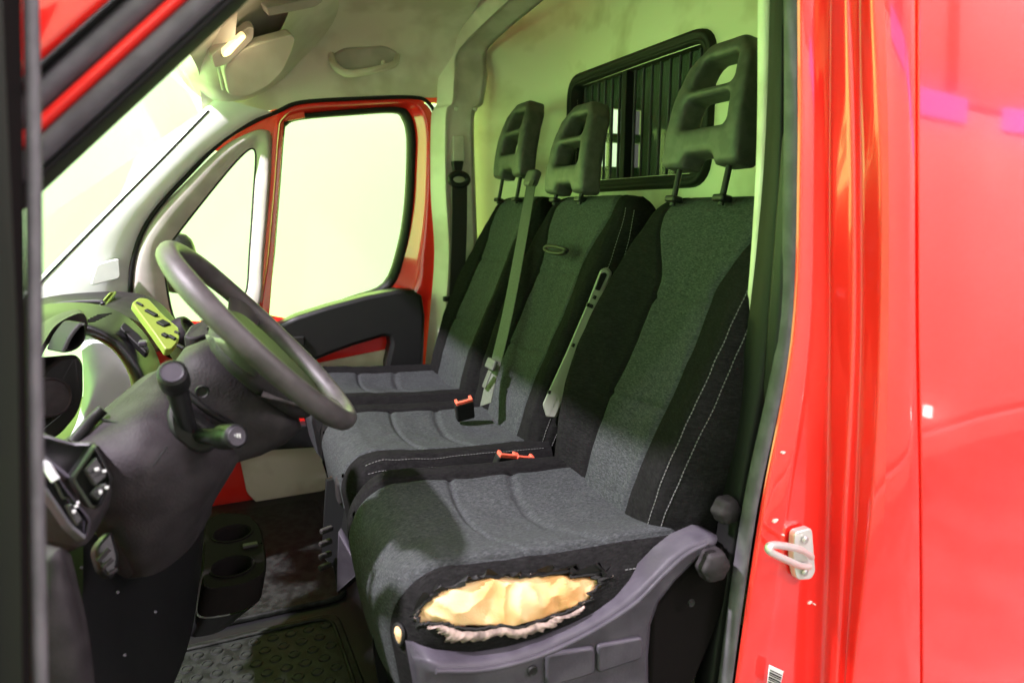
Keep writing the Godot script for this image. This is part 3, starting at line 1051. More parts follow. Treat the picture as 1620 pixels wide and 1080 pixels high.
	var cc := [
		[Vector3(-0.109, 0.492, -2.319), Vector3(-0.094, 0.434, -2.378), Vector3(-0.060, 0.373, -2.439), Vector3(0.025, 0.331, -2.504), Vector3(0.117, 0.353, -2.491), Vector3(0.214, 0.413, -2.463), Vector3(0.289, 0.486, -2.446), Vector3(0.362, 0.555, -2.408), Vector3(0.410, 0.628, -2.292), Vector3(0.406, 0.692, -2.086)],
		[Vector3(-0.056, 0.504, -2.199), Vector3(-0.048, 0.433, -2.258), Vector3(-0.024, 0.380, -2.325), Vector3(0.033, 0.342, -2.381), Vector3(0.114, 0.357, -2.383), Vector3(0.194, 0.408, -2.359), Vector3(0.262, 0.476, -2.344), Vector3(0.317, 0.540, -2.313), Vector3(0.347, 0.598, -2.201), Vector3(0.337, 0.656, -1.996)],
		[Vector3(0.012, 0.521, -2.107), Vector3(-0.009, 0.437, -2.175), Vector3(0.008, 0.395, -2.237), Vector3(0.046, 0.372, -2.315), Vector3(0.113, 0.381, -2.321), Vector3(0.172, 0.424, -2.305), Vector3(0.231, 0.481, -2.292), Vector3(0.269, 0.538, -2.266), Vector3(0.287, 0.583, -2.168), Vector3(0.277, 0.627, -1.927)],
		[Vector3(0.089, 0.558, -1.926), Vector3(0.079, 0.498, -1.984), Vector3(0.072, 0.451, -2.066), Vector3(0.082, 0.426, -2.167), Vector3(0.116, 0.422, -2.185), Vector3(0.148, 0.444, -2.176), Vector3(0.185, 0.488, -2.158), Vector3(0.209, 0.524, -2.133), Vector3(0.227, 0.567, -2.069), Vector3(0.221, 0.598, -1.856)]]
	skin(g, cc, 4, 4)
	put("shell", g, M["cream trim"], c)
	g = Geo.new()
	g.plate(rounded(PackedVector3Array([Vector3(0.036, 0.394, -2.180), Vector3(0.059, 0.420, -2.109), Vector3(0.134, 0.451, -2.083), Vector3(0.224, 0.485, -2.096), Vector3(0.236, 0.476, -2.112), Vector3(0.228, 0.450, -2.154), Vector3(0.204, 0.403, -2.199), Vector3(0.163, 0.365, -2.241), Vector3(0.103, 0.336, -2.283), Vector3(0.049, 0.333, -2.272)]), 0.02, 3), Vector3(-0.01, 0.02, -0.03), 0.004)
	put("lid", g, M["cream trim"], c, "flat greenish lid beside the dome lamp")
	g = Geo.new()
	g.plate(rounded(PackedVector3Array([Vector3(0.149, 0.517, -1.980), Vector3(0.300, 0.584, -2.063), Vector3(0.314, 0.576, -2.078), Vector3(0.292, 0.565, -2.106), Vector3(0.160, 0.511, -2.041)]), 0.01, 3), Vector3(-0.01, 0.02, -0.03), 0.003)
	put("pocket", g, M["grey trim"], c)
	g = Geo.new()
	g.tube(curve(PackedVector3Array([Vector3(0.028, 0.413, -2.210), Vector3(0.032, 0.381, -2.245), Vector3(0.037, 0.355, -2.282)]), 4), 0.008, 8)
	put("hinge", g, M["grey trim"], c)
	var d := thing("dome_lamp", "small lit dome lamp on the overhead console", "lamp", Vector3(0.065, 0.433, -2.109))
	g = Geo.new()
	g.plate(rounded(PackedVector3Array([Vector3(0.007, 0.414, -2.119), Vector3(0.028, 0.429, -2.102), Vector3(0.109, 0.484, -2.057), Vector3(0.122, 0.481, -2.051), Vector3(0.120, 0.458, -2.080), Vector3(0.049, 0.394, -2.119), Vector3(0.013, 0.384, -2.132)]), 0.008, 3), Vector3(-0.005, 0.02, -0.02), 0.003)
	put("housing", g, M["grey trim"], d)
	g = Geo.new()
	g.plate(rounded(PackedVector3Array([Vector3(0.038, 0.420, -2.087), Vector3(0.092, 0.463, -2.049), Vector3(0.102, 0.456, -2.048), Vector3(0.057, 0.413, -2.092), Vector3(0.039, 0.406, -2.098)]), 0.006, 3), Vector3(-0.004, 0.01, -0.012), 0.003)
	put("lens", g, M["dome glow"], d)
	var l := OmniLight3D.new()
	l.name = "dome_light"
	l.light_color = Color(1.0, 0.9, 0.72)
	l.light_energy = 0.006
	l.light_size = 0.02
	l.omni_range = 4.0
	l.omni_attenuation = 2.0
	l.shadow_enabled = true
	d.add_child(l)
	l.position = Vector3(0.068, 0.411, -2.014) - d.position

func build_far_side() -> void:
	var t := thing("front_pillar_trim", "bright white slanted pillar trim between windscreen and passenger door", "pillar trim", Vector3(-0.4, -0.4, -2.43))
	var a := [Vector3(0.030, 0.347, -2.420), Vector3(-0.011, 0.307, -2.420), Vector3(-0.140, 0.172, -2.420), Vector3(-0.266, 0.043, -2.420), Vector3(-0.399, -0.093, -2.420), Vector3(-0.528, -0.226, -2.420), Vector3(-0.637, -0.338, -2.420)]
	var b := [Vector3(0.203, 0.313, -2.460), Vector3(0.121, 0.277, -2.460), Vector3(-0.012, 0.183, -2.460), Vector3(-0.134, 0.061, -2.460), Vector3(-0.232, -0.070, -2.460), Vector3(-0.284, -0.220, -2.460), Vector3(-0.294, -0.344, -2.460)]
	var m1 := []
	var m2 := []
	for i in a.size():
		m1.append(a[i].lerp(b[i], 0.3) + Vector3(0.004, -0.004, 0.018))
		m2.append(a[i].lerp(b[i], 0.72) + Vector3(0.004, -0.004, 0.022))
	var g := Geo.new()
	var back := []
	for p in a:
		back.append(p + Vector3(-0.01, 0.01, -0.02))
	skin(g, [back, a, m1, m2, b], 4, 3)
	put("trim_face", g, M["white trim"], t)
	g = Geo.new()
	g.plate(rounded(PackedVector3Array([Vector3(-0.366, -0.168, -2.398), Vector3(-0.303, -0.151, -2.398), Vector3(-0.306, -0.214, -2.398), Vector3(-0.390, -0.234, -2.398)]), 0.012, 4), Vector3(-0.003, 0.0, -0.012), 0.003)
	put("cover_cap", g, M["white trim"], t)
	g = Geo.new()
	var gas := curve(PackedVector3Array(a.slice(1)), 5)
	g.tube(moved(gas, Vector3(0.0, 0.0, 0.002)), 0.003, 6)
	put("pane_gasket", g, M["rubber"], t)

func build_door() -> void:
	var t := thing("passenger_door", "red passenger door with black armrest and large side window", "door", Vector3(0.3, -1.1, -2.46))
	var outer := [Vector3(0.091, -0.394, -2.450), Vector3(0.126, -0.149, -2.450), Vector3(0.159, 0.064, -2.450), Vector3(0.178, 0.225, -2.450), Vector3(0.201, 0.300, -2.450), Vector3(0.269, 0.346, -2.450), Vector3(0.456, 0.369, -2.450), Vector3(0.648, 0.385, -2.450), Vector3(0.720, 0.368, -2.450), Vector3(0.747, 0.296, -2.450), Vector3(0.751, 0.162, -2.450), Vector3(0.745, 0.000, -2.450), Vector3(0.738, -0.165, -2.450), Vector3(0.727, -0.333, -2.450), Vector3(0.515, -0.382, -2.450), Vector3(0.283, -0.430, -2.450)]
	var inner := [Vector3(0.113, -0.401, -2.485), Vector3(0.149, -0.152, -2.485), Vector3(0.182, 0.065, -2.485), Vector3(0.211, 0.259, -2.485), Vector3(0.224, 0.295, -2.485), Vector3(0.277, 0.320, -2.485), Vector3(0.461, 0.347, -2.485), Vector3(0.616, 0.362, -2.485), Vector3(0.662, 0.343, -2.485), Vector3(0.682, 0.275, -2.485), Vector3(0.678, 0.162, -2.485), Vector3(0.664, 0.000, -2.485), Vector3(0.630, -0.164, -2.485), Vector3(0.572, -0.293, -2.485), Vector3(0.430, -0.336, -2.485), Vector3(0.246, -0.389, -2.485)]
	var glass := [Vector3(0.133, -0.394, -2.490), Vector3(0.164, -0.152, -2.490), Vector3(0.195, 0.065, -2.490), Vector3(0.221, 0.249, -2.490), Vector3(0.234, 0.283, -2.490), Vector3(0.283, 0.304, -2.490), Vector3(0.461, 0.328, -2.490), Vector3(0.607, 0.343, -2.490), Vector3(0.639, 0.325, -2.490), Vector3(0.654, 0.270, -2.490), Vector3(0.651, 0.161, -2.490), Vector3(0.636, 0.000, -2.490), Vector3(0.605, -0.145, -2.490), Vector3(0.547, -0.276, -2.490), Vector3(0.420, -0.322, -2.490), Vector3(0.247, -0.373, -2.490)]
	var ridge := []
	for i in outer.size():
		var k: float = 0.5
		ridge.append(outer[i].lerp(inner[i], k) + Vector3(0, 0, 0.022))
	var lo := curve(PackedVector3Array(outer), 4, true)
	var lr := curve(PackedVector3Array(ridge), 4, true)
	var li := curve(PackedVector3Array(inner), 4, true)
	var lg := curve(PackedVector3Array(glass), 4, true)
	var g := Geo.new()
	var l1 := PackedVector3Array()
	var l2 := PackedVector3Array()
	for i in lo.size():
		l1.append(lo[i].lerp(lr[i], 0.75))
		l2.append(lr[i].lerp(li[i], 0.25))
	g.rows([moved(lo, Vector3(0, 0, -0.05)), lo], true)
	g.rows([lo, l1, lr, l2, li], true)
	put("window_frame", g, M["red paint"], t, "red window frame of the passenger door")
	g = Geo.new()
	var lm := PackedVector3Array()
	for i in lo.size():
		lm.append(li[i].lerp(lg[i], 0.45) + Vector3(0, 0, 0.012))
	g.rows([li, lm, lg, moved(lg, Vector3(0, 0, -0.03))], true)
	put("window_seal", g, M["rubber"], t)
	g = Geo.new()
	g.face(moved(lg, Vector3(0, 0, -0.012)), Vector3(0, 0, 1))
	put("window_pane", g, M["pane"], t)
	g = Geo.new()
	g.plate(PackedVector3Array([Vector3(-0.021, 0.192, -2.474), Vector3(0.112, 0.290, -2.474), Vector3(0.290, 0.381, -2.474), Vector3(0.290, 0.307, -2.474), Vector3(0.221, 0.291, -2.474), Vector3(0.190, 0.065, -2.474), Vector3(0.125, -0.400, -2.474), Vector3(0.077, -0.397, -2.474), Vector3(0.155, 0.064, -2.474), Vector3(0.167, 0.240, -2.474), Vector3(0.109, 0.245, -2.474), Vector3(0.017, 0.185, -2.474)]), Vector3(0, 0, -0.012), 0.003)
	put("frame_corner", g, M["red paint"], t)
	# fixed front quarter window
	var qo := [Vector3(-0.299, -0.469, -2.452), Vector3(-0.291, -0.281, -2.452), Vector3(-0.265, -0.149, -2.452), Vector3(-0.206, -0.030, -2.452), Vector3(-0.084, 0.099, -2.452), Vector3(0.018, 0.196, -2.452), Vector3(0.109, 0.249, -2.452), Vector3(0.157, 0.259, -2.452), Vector3(0.175, 0.230, -2.452), Vector3(0.159, 0.064, -2.452), Vector3(0.127, -0.149, -2.452), Vector3(0.092, -0.356, -2.452), Vector3(-0.050, -0.406, -2.452), Vector3(-0.179, -0.447, -2.452)]
	var qi := [Vector3(-0.172, -0.372, -2.478), Vector3(-0.187, -0.247, -2.478), Vector3(-0.181, -0.143, -2.478), Vector3(-0.143, -0.086, -2.478), Vector3(-0.043, 0.038, -2.478), Vector3(0.044, 0.141, -2.478), Vector3(0.095, 0.192, -2.478), Vector3(0.118, 0.199, -2.478), Vector3(0.124, 0.168, -2.478), Vector3(0.110, 0.064, -2.478), Vector3(0.081, -0.149, -2.478), Vector3(0.053, -0.302, -2.478), Vector3(-0.036, -0.363, -2.478), Vector3(-0.127, -0.383, -2.478)]
	var qa := curve(PackedVector3Array(qo), 4, true)
	var qb := curve(PackedVector3Array(qi), 4, true)
	var qm := PackedVector3Array()
	var qn := PackedVector3Array()
	for i in qa.size():
		qm.append(qa[i].lerp(qb[i], 0.3) + Vector3(0, 0, 0.024))
		qn.append(qa[i].lerp(qb[i], 0.72) + Vector3(0, 0, 0.016))
	g = Geo.new()
	g.rows([moved(qa, Vector3(0, 0, -0.04)), qa, qm, qn, qb], true)
	put("quarter_trim", g, M["grey trim"], t, "grey trim around the small front quarter window")
	g = Geo.new()
	g.tube(moved(qb, Vector3(0, 0, -0.003)), 0.005, 6, true)
	put("quarter_seal", g, M["rubber"], t)
	g = Geo.new()
	g.face(moved(qb, Vector3(0, 0, -0.012)), Vector3(0, 0, 1))
	put("quarter_pane", g, M["pane"], t)
	# door skin below the windows
	g = Geo.new()
	g.plate(PackedVector3Array([Vector3(0.742, -0.262, -2.462), Vector3(0.711, -0.924, -2.462), Vector3(0.586, -1.256, -2.462), Vector3(-0.088, -1.146, -2.462), Vector3(-0.342, -0.772, -2.462), Vector3(-0.295, -0.344, -2.462), Vector3(-0.067, -0.380, -2.462), Vector3(0.092, -0.358, -2.462), Vector3(0.243, -0.397, -2.462), Vector3(0.519, -0.343, -2.462)]), Vector3(0, 0, -0.02), 0.004)
	put("door_sheet", g, M["red paint"], t)
	g = Geo.new()
	g.plate(rounded(PackedVector3Array([Vector3(0.245, -0.558, -2.452), Vector3(0.544, -0.522, -2.452), Vector3(0.538, -0.947, -2.452), Vector3(0.257, -0.905, -2.452)]), 0.01, 3), Vector3(0, 0, -0.006), 0.002)
	put("beige_panel", g, M["cream trim"], t)
	g = Geo.new()
	g.plate(rounded(PackedVector3Array([Vector3(-0.010, -0.841, -2.440), Vector3(0.308, -0.868, -2.440), Vector3(0.314, -1.031, -2.440), Vector3(0.243, -1.054, -2.440), Vector3(0.046, -1.063, -2.440), Vector3(0.007, -1.007, -2.440)]), 0.015, 3), Vector3(0, 0, -0.012), 0.003)
	put("beige_panel", g, M["cream trim"], t)
	g = Geo.new()
	g.plate(rounded(PackedVector3Array([Vector3(-0.013, -0.757, -2.400), Vector3(0.326, -0.769, -2.400), Vector3(0.321, -0.862, -2.400), Vector3(-0.011, -0.836, -2.400)]), 0.01, 3), Vector3(0, 0, -0.05), 0.006)
	put("door_pocket", g, M["black plastic"], t)
	g = Geo.new()
	g.plate(PackedVector3Array([Vector3(-0.060, -1.050, -2.420), Vector3(0.313, -1.069, -2.420), Vector3(0.370, -1.380, -2.420), Vector3(-0.119, -1.268, -2.420)]), Vector3(0, 0, -0.03), 0.006)
	put("door_pocket", g, M["black plastic"], t)
	# armrest rail that arches down at the rear
	g = Geo.new()
	var arch := PackedVector3Array([Vector3(0.143, -0.396, -2.385), Vector3(0.215, -0.365, -2.385), Vector3(0.324, -0.336, -2.385), Vector3(0.458, -0.307, -2.385), Vector3(0.574, -0.290, -2.385), Vector3(0.633, -0.295, -2.385), Vector3(0.664, -0.318, -2.385), Vector3(0.674, -0.394, -2.385), Vector3(0.665, -0.539, -2.385), Vector3(0.652, -0.736, -2.385), Vector3(0.516, -0.720, -2.385), Vector3(0.522, -0.563, -2.385), Vector3(0.541, -0.492, -2.385), Vector3(0.535, -0.466, -2.385), Vector3(0.512, -0.462, -2.385), Vector3(0.405, -0.486, -2.385), Vector3(0.314, -0.513, -2.385), Vector3(0.252, -0.535, -2.385), Vector3(0.208, -0.490, -2.385), Vector3(0.167, -0.462, -2.385)])
	g.plate(arch, Vector3(0, 0, -0.075), 0.014)
	put("armrest", g, M["black plastic"], t)
	g = Geo.new()
	g.plate(PackedVector3Array([Vector3(0.550, -0.495, -2.395), Vector3(0.595, -0.439, -2.395), Vector3(0.575, -0.631, -2.395), Vector3(0.537, -0.726, -2.395), Vector3(0.518, -0.723, -2.395), Vector3(0.524, -0.577, -2.395)]), Vector3(0, 0, -0.03), 0.004)
	put("armrest_lining", g, M["dash plastic"], t)
	g = Geo.new()
	g.rbox(Vector3(0.209, -0.452, -2.375), Vector3(0.05, 0.035, 0.02), 0.006)
	put("window_switch", g, M["rubber"], t)
	g = Geo.new()
	var seal := curve(PackedVector3Array([Vector3(-0.307, -0.467, -2.447), Vector3(-0.292, -0.280, -2.447), Vector3(-0.266, -0.143, -2.447), Vector3(-0.204, -0.020, -2.447), Vector3(-0.083, 0.113, -2.447), Vector3(0.019, 0.215, -2.447), Vector3(0.120, 0.281, -2.447), Vector3(0.202, 0.320, -2.447), Vector3(0.275, 0.352, -2.447), Vector3(0.456, 0.375, -2.447), Vector3(0.659, 0.392, -2.447), Vector3(0.722, 0.378, -2.447), Vector3(0.751, 0.319, -2.447), Vector3(0.760, 0.184, -2.447), Vector3(0.754, 0.000, -2.447), Vector3(0.743, -0.261, -2.447), Vector3(0.726, -0.557, -2.447), Vector3(0.708, -0.865, -2.447)]), 5)
	g.tube(seal, 0.007, 8)
	put("door_seal", g, M["rubber"], t)
	# mirror outside
	var w := thing("door_mirror", "black outside mirror seen through the quarter window", "mirror", Vector3(-0.162, -0.158, -2.720))
	g = Geo.new()
	var r := nets(Vector3(-0.12, -0.14, -0.08), Vector3(0.12, 0.14, 0.08), 0.016, func(p: Vector3) -> float:
		var q := Vector3(p.x / 0.07, p.y / 0.11, p.z / 0.05)
		return (pow(pow(absf(q.x), 3.0) + pow(absf(q.y), 3.0) + pow(absf(q.z), 3.0), 1.0 / 3.0) - 1.0) * 0.05)
	from_nets(g, r, Transform3D(Basis(), Vector3(-0.164, -0.194, -2.720)))
	put("housing", g, M["black plastic"], w)

func build_dash() -> void:
	var t := thing("dashboard", "dark moulded dashboard with silver cluster surround below the windscreen", "dashboard", Vector3(-0.2, -0.8, -1.6))
	var g := Geo.new()
	var prof := [Vector2(-0.75, -0.33), Vector2(-0.53, -0.265), Vector2(-0.40, -0.250), Vector2(-0.28, -0.255), Vector2(-0.21, -0.285), Vector2(-0.165, -0.345), Vector2(-0.13, -0.43), Vector2(-0.12, -0.52), Vector2(-0.16, -0.62), Vector2(-0.22, -0.75), Vector2(-0.26, -0.98)]
	var ctrl := []
	for zz in [-2.43, -2.36, -2.25, -2.12, -2.0, -1.9]:
		var row := []
		for q in prof:
			var k: float = 0.0
			row.append(Vector3(q.x + 0.03 * k - (0.05 if zz < -2.4 else 0.0), q.y + 0.015 * k - (0.02 if zz < -2.4 or zz > -1.32 else 0.0), zz))
		ctrl.append(row)
	skin(g, ctrl, 4, 4)
	put("dash_top", g, M["dash plastic"], t)
	# curved dark bezel and the silver surround of the cluster
	g = Geo.new()
	skin(g, [
		[Vector3(-0.406, -0.220, -1.848), Vector3(-0.341, -0.214, -1.821), Vector3(-0.269, -0.224, -1.799), Vector3(-0.211, -0.261, -1.777), Vector3(-0.170, -0.325, -1.746), Vector3(-0.151, -0.408, -1.708)],
		[Vector3(-0.385, -0.232, -1.736), Vector3(-0.325, -0.228, -1.723), Vector3(-0.264, -0.242, -1.704), Vector3(-0.213, -0.278, -1.686), Vector3(-0.179, -0.336, -1.658), Vector3(-0.160, -0.407, -1.624)],
		[Vector3(-0.374, -0.253, -1.672), Vector3(-0.316, -0.246, -1.659), Vector3(-0.269, -0.253, -1.648), Vector3(-0.223, -0.289, -1.632), Vector3(-0.189, -0.343, -1.606), Vector3(-0.171, -0.407, -1.573)],
		[Vector3(-0.384, -0.282, -1.703), Vector3(-0.322, -0.269, -1.679), Vector3(-0.282, -0.269, -1.662), Vector3(-0.240, -0.298, -1.649), Vector3(-0.208, -0.352, -1.623), Vector3(-0.193, -0.417, -1.591)],
		[Vector3(-0.395, -0.301, -1.748), Vector3(-0.332, -0.284, -1.724), Vector3(-0.295, -0.282, -1.709), Vector3(-0.255, -0.309, -1.697), Vector3(-0.223, -0.364, -1.671), Vector3(-0.209, -0.431, -1.639)]], 5, 4)
	put("cluster_bezel", g, M["black plastic"], t)
	g = Geo.new()
	skin(g, [
		[Vector3(-0.301, -0.265, -1.682), Vector3(-0.272, -0.277, -1.656), Vector3(-0.237, -0.304, -1.635), Vector3(-0.212, -0.352, -1.613), Vector3(-0.204, -0.414, -1.586)],
		[Vector3(-0.299, -0.291, -1.653), Vector3(-0.272, -0.303, -1.617), Vector3(-0.245, -0.329, -1.588), Vector3(-0.231, -0.371, -1.573), Vector3(-0.231, -0.422, -1.551)],
		[Vector3(-0.293, -0.327, -1.609), Vector3(-0.276, -0.339, -1.572), Vector3(-0.262, -0.358, -1.545), Vector3(-0.258, -0.393, -1.536), Vector3(-0.268, -0.444, -1.518)],
		[Vector3(-0.292, -0.374, -1.577), Vector3(-0.284, -0.386, -1.537), Vector3(-0.282, -0.400, -1.511), Vector3(-0.286, -0.425, -1.496), Vector3(-0.303, -0.459, -1.485)],
		[Vector3(-0.302, -0.416, -1.561), Vector3(-0.300, -0.422, -1.514), Vector3(-0.305, -0.434, -1.491), Vector3(-0.315, -0.449, -1.481), Vector3(-0.331, -0.465, -1.474)]], 5, 5)
	put("silver_surround", g, M["silver plastic"], t)
	g = Geo.new()
	g.plate(rounded(PackedVector3Array([Vector3(-0.352, -0.347, -1.408), Vector3(-0.327, -0.296, -1.420), Vector3(-0.291, -0.264, -1.422), Vector3(-0.263, -0.264, -1.421), Vector3(-0.255, -0.280, -1.415), Vector3(-0.259, -0.339, -1.404), Vector3(-0.269, -0.370, -1.390), Vector3(-0.302, -0.408, -1.374), Vector3(-0.351, -0.408, -1.373)]), 0.02, 4), Vector3(-0.05, -0.01, -0.05), 0.006)
	put("gauge_well", g, M["rubber"], t)
	g = Geo.new()
	shell(g, [
		[Vector3(-0.321, -0.282, -1.320), Vector3(-0.305, -0.240, -1.345), Vector3(-0.287, -0.205, -1.378), Vector3(-0.261, -0.188, -1.393), Vector3(-0.243, -0.186, -1.397), Vector3(-0.239, -0.205, -1.402)],
		[Vector3(-0.346, -0.262, -1.447), Vector3(-0.329, -0.229, -1.469), Vector3(-0.308, -0.203, -1.487), Vector3(-0.285, -0.193, -1.502), Vector3(-0.267, -0.193, -1.505), Vector3(-0.257, -0.209, -1.509)],
		[Vector3(-0.378, -0.256, -1.595), Vector3(-0.360, -0.233, -1.614), Vector3(-0.337, -0.219, -1.630), Vector3(-0.312, -0.210, -1.632), Vector3(-0.292, -0.212, -1.634), Vector3(-0.276, -0.229, -1.624)]], 5, 5, Vector3(-0.006, -0.022, -0.004))
	put("cluster_hood", g, M["dash plastic"], t)
	g = Geo.new()
	g.lathe(PackedVector2Array([Vector2(0.0, 0.004), Vector2(0.030, 0.004), Vector2(0.033, 0.007), Vector2(0.036, 0.005), Vector2(0.037, -0.01)]), Vector3(-0.307, -0.330, -1.376), Vector3(0.55, 0.15, 0.8), 28)
	put("gauge_dial", g, M["dash plastic"], t)
	g = Geo.new()
	g.plate(rounded(PackedVector3Array([Vector3(-0.267, -0.240, -1.312), Vector3(-0.256, -0.214, -1.324), Vector3(-0.240, -0.194, -1.338), Vector3(-0.230, -0.194, -1.339), Vector3(-0.229, -0.209, -1.335), Vector3(-0.232, -0.225, -1.328), Vector3(-0.243, -0.237, -1.319), Vector3(-0.255, -0.240, -1.312)]), 0.012, 4), Vector3(-0.03, 0.0, -0.04), 0.005)
	put("hood_end", g, M["rubber"], t)
	# slots of the demister vent
	for k in 6:
		g = Geo.new()
		g.rbox(Vector3(-0.276, -0.238, -1.621).lerp(Vector3(-0.250, -0.228, -1.657), k / 5.0) + Vector3(0.0, 0.004, 0.0), Vector3(0.03, 0.003, 0.0035), 0.001, Basis(Vector3(0, 1, 0), 0.5))
		put("vent_slot", g, M["rubber"], t)
	g = Geo.new()
	g.plate(rounded(PackedVector3Array([Vector3(-0.227, -0.258, -1.674), Vector3(-0.219, -0.247, -1.695), Vector3(-0.187, -0.278, -1.675), Vector3(-0.168, -0.307, -1.649), Vector3(-0.174, -0.313, -1.628)]), 0.008, 3), Vector3(-0.005, -0.012, -0.01), 0.003)
	put("dash_button_row", g, M["rubber"], t)
	g = Geo.new()
	g.rbox(Vector3(-0.179, -0.288, -1.624), Vector3(0.018, 0.012, 0.03), 0.004)
	put("dash_button", g, M["grey plastic"], t)
	# dash end with the demister edge
	g = Geo.new()
	g.tube(curve(PackedVector3Array([Vector3(-0.428, -0.239, -1.931), Vector3(-0.375, -0.229, -1.933), Vector3(-0.299, -0.228, -1.923), Vector3(-0.290, -0.234, -1.917)]), 4), 0.006, 6)
	put("pad_edge", g, M["grey plastic"], t)
	g = Geo.new()
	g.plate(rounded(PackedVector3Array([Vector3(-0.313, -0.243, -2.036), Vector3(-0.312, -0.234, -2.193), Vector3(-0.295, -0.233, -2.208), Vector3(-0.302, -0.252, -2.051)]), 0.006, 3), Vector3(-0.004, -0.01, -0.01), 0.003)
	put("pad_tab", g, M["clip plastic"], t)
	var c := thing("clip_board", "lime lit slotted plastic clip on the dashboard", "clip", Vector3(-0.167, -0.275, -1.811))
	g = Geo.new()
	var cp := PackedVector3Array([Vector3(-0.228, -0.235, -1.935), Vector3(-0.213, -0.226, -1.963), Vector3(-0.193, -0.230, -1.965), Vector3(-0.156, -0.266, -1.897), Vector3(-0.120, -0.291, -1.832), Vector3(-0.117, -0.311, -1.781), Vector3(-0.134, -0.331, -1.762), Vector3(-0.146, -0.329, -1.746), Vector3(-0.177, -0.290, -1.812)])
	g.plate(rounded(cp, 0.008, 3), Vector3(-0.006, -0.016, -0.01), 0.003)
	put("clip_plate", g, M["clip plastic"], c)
	for q in [[223, 482, 0.032, 0.008], [240, 495, 0.05, 0.016], [256, 510, 0.036, 0.03], [262, 528, 0.03, 0.012], [271, 540, 0.03, 0.012], [276, 524, 0.022, 0.01], [250, 524, 0.024, 0.016]]:
		g = Geo.new()
		var dd: Vector3 = (cp[4] - cp[0]).normalized()
		var up: Vector3 = (cp[4] - cp[0]).cross(cp[8] - cp[0]).normalized()
		if up.y < 0:
			up = -up
		var u: float = (q[0] - 208.0) / 76.0
		var vv: float = (q[1] - 478.0 - u * 40.0) / 34.0
		g.rbox(cp[0] + (cp[4] - cp[0]) * u + (cp[8] - cp[1]) * vv * 0.8 + up * 0.0, Vector3(q[2] * 0.75, 0.008, q[3] * 0.7), 0.003, Basis(dd, up, dd.cross(up)))
		put("clip_slot", g, M["rubber"], c)
	# passenger end of the dash, round vent
	g = Geo.new()
	var vc: Vector3 = Vector3(-0.121, -0.363, -2.200)
	g.lathe(PackedVector2Array([Vector2(0.0, 0.0), Vector2(0.03, 0.002), Vector2(0.038, 0.012), Vector2(0.046, 0.012), Vector2(0.05, 0.0), Vector2(0.05, -0.08)]), vc, Vector3(0.85, 0.5, 0.25), 20)
	put("round_vent", g, M["dash plastic"], t)
	# lower left: switch panel
	g = Geo.new()
	shell(g, [
		[Vector3(-0.252, -0.272, -0.996), Vector3(-0.233, -0.280, -0.987), Vector3(-0.211, -0.301, -0.983), Vector3(-0.175, -0.300, -0.976)],
		[Vector3(-0.241, -0.273, -0.945), Vector3(-0.224, -0.278, -0.937), Vector3(-0.204, -0.306, -0.932), Vector3(-0.165, -0.298, -0.934)],
		[Vector3(-0.241, -0.304, -0.929), Vector3(-0.221, -0.304, -0.921), Vector3(-0.195, -0.337, -0.911), Vector3(-0.157, -0.313, -0.919)],
		[Vector3(-0.247, -0.348, -0.931), Vector3(-0.222, -0.356, -0.919), Vector3(-0.190, -0.383, -0.909), Vector3(-0.154, -0.345, -0.919)],
		[Vector3(-0.256, -0.410, -0.940), Vector3(-0.224, -0.407, -0.927), Vector3(-0.190, -0.415, -0.920), Vector3(-0.162, -0.376, -0.935)]], 4, 4, Vector3(-0.02, -0.015, -0.02))
	put("switch_panel", g, M["dash plastic"], t)
	for q in [[Vector3(-0.216, -0.259, -0.908), Vector3(-0.182, -0.270, -0.891), Vector3(-0.158, -0.270, -0.881), Vector3(-0.188, -0.315, -0.884), Vector3(-0.218, -0.287, -0.903)], [Vector3(-0.216, -0.287, -0.891), Vector3(-0.199, -0.303, -0.880), Vector3(-0.181, -0.334, -0.866), Vector3(-0.166, -0.355, -0.855), Vector3(-0.173, -0.381, -0.852), Vector3(-0.190, -0.365, -0.863), Vector3(-0.218, -0.315, -0.886)]]:
		g = Geo.new()
		g.plate(rounded(PackedVector3Array(q), 0.006, 3), Vector3(-0.012, -0.01, -0.02), 0.003)
		put("switch_shelf", g, M["grey plastic"], t)
	g = Geo.new()
	g.plate(rounded(PackedVector3Array([Vector3(-0.155, -0.267, -0.866), Vector3(-0.184, -0.308, -0.869), Vector3(-0.165, -0.344, -0.853), Vector3(-0.154, -0.340, -0.850), Vector3(-0.139, -0.308, -0.850)]), 0.006, 3), Vector3(-0.012, -0.008, -0.03), 0.003)
	put("switch_block", g, M["black plastic"], t)
	for q in [[Vector3(-0.168, -0.296, -0.863), Vector3(-0.155, -0.282, -0.861), Vector3(-0.145, -0.304, -0.852), Vector3(-0.158, -0.316, -0.855)], [Vector3(-0.164, -0.324, -0.856), Vector3(-0.155, -0.314, -0.854), Vector3(-0.145, -0.312, -0.850), Vector3(-0.156, -0.332, -0.850)], [Vector3(-0.208, -0.296, -0.883), Vector3(-0.200, -0.304, -0.878), Vector3(-0.187, -0.329, -0.867), Vector3(-0.194, -0.332, -0.869)], [Vector3(-0.193, -0.338, -0.868), Vector3(-0.185, -0.336, -0.864), Vector3(-0.175, -0.355, -0.856), Vector3(-0.182, -0.362, -0.857)]]:
		g = Geo.new()
		g.plate(rounded(PackedVector3Array(q), 0.003, 3), Vector3(-0.004, -0.004, -0.008), 0.0012)
		put("switch", g, M["black plastic"], t)
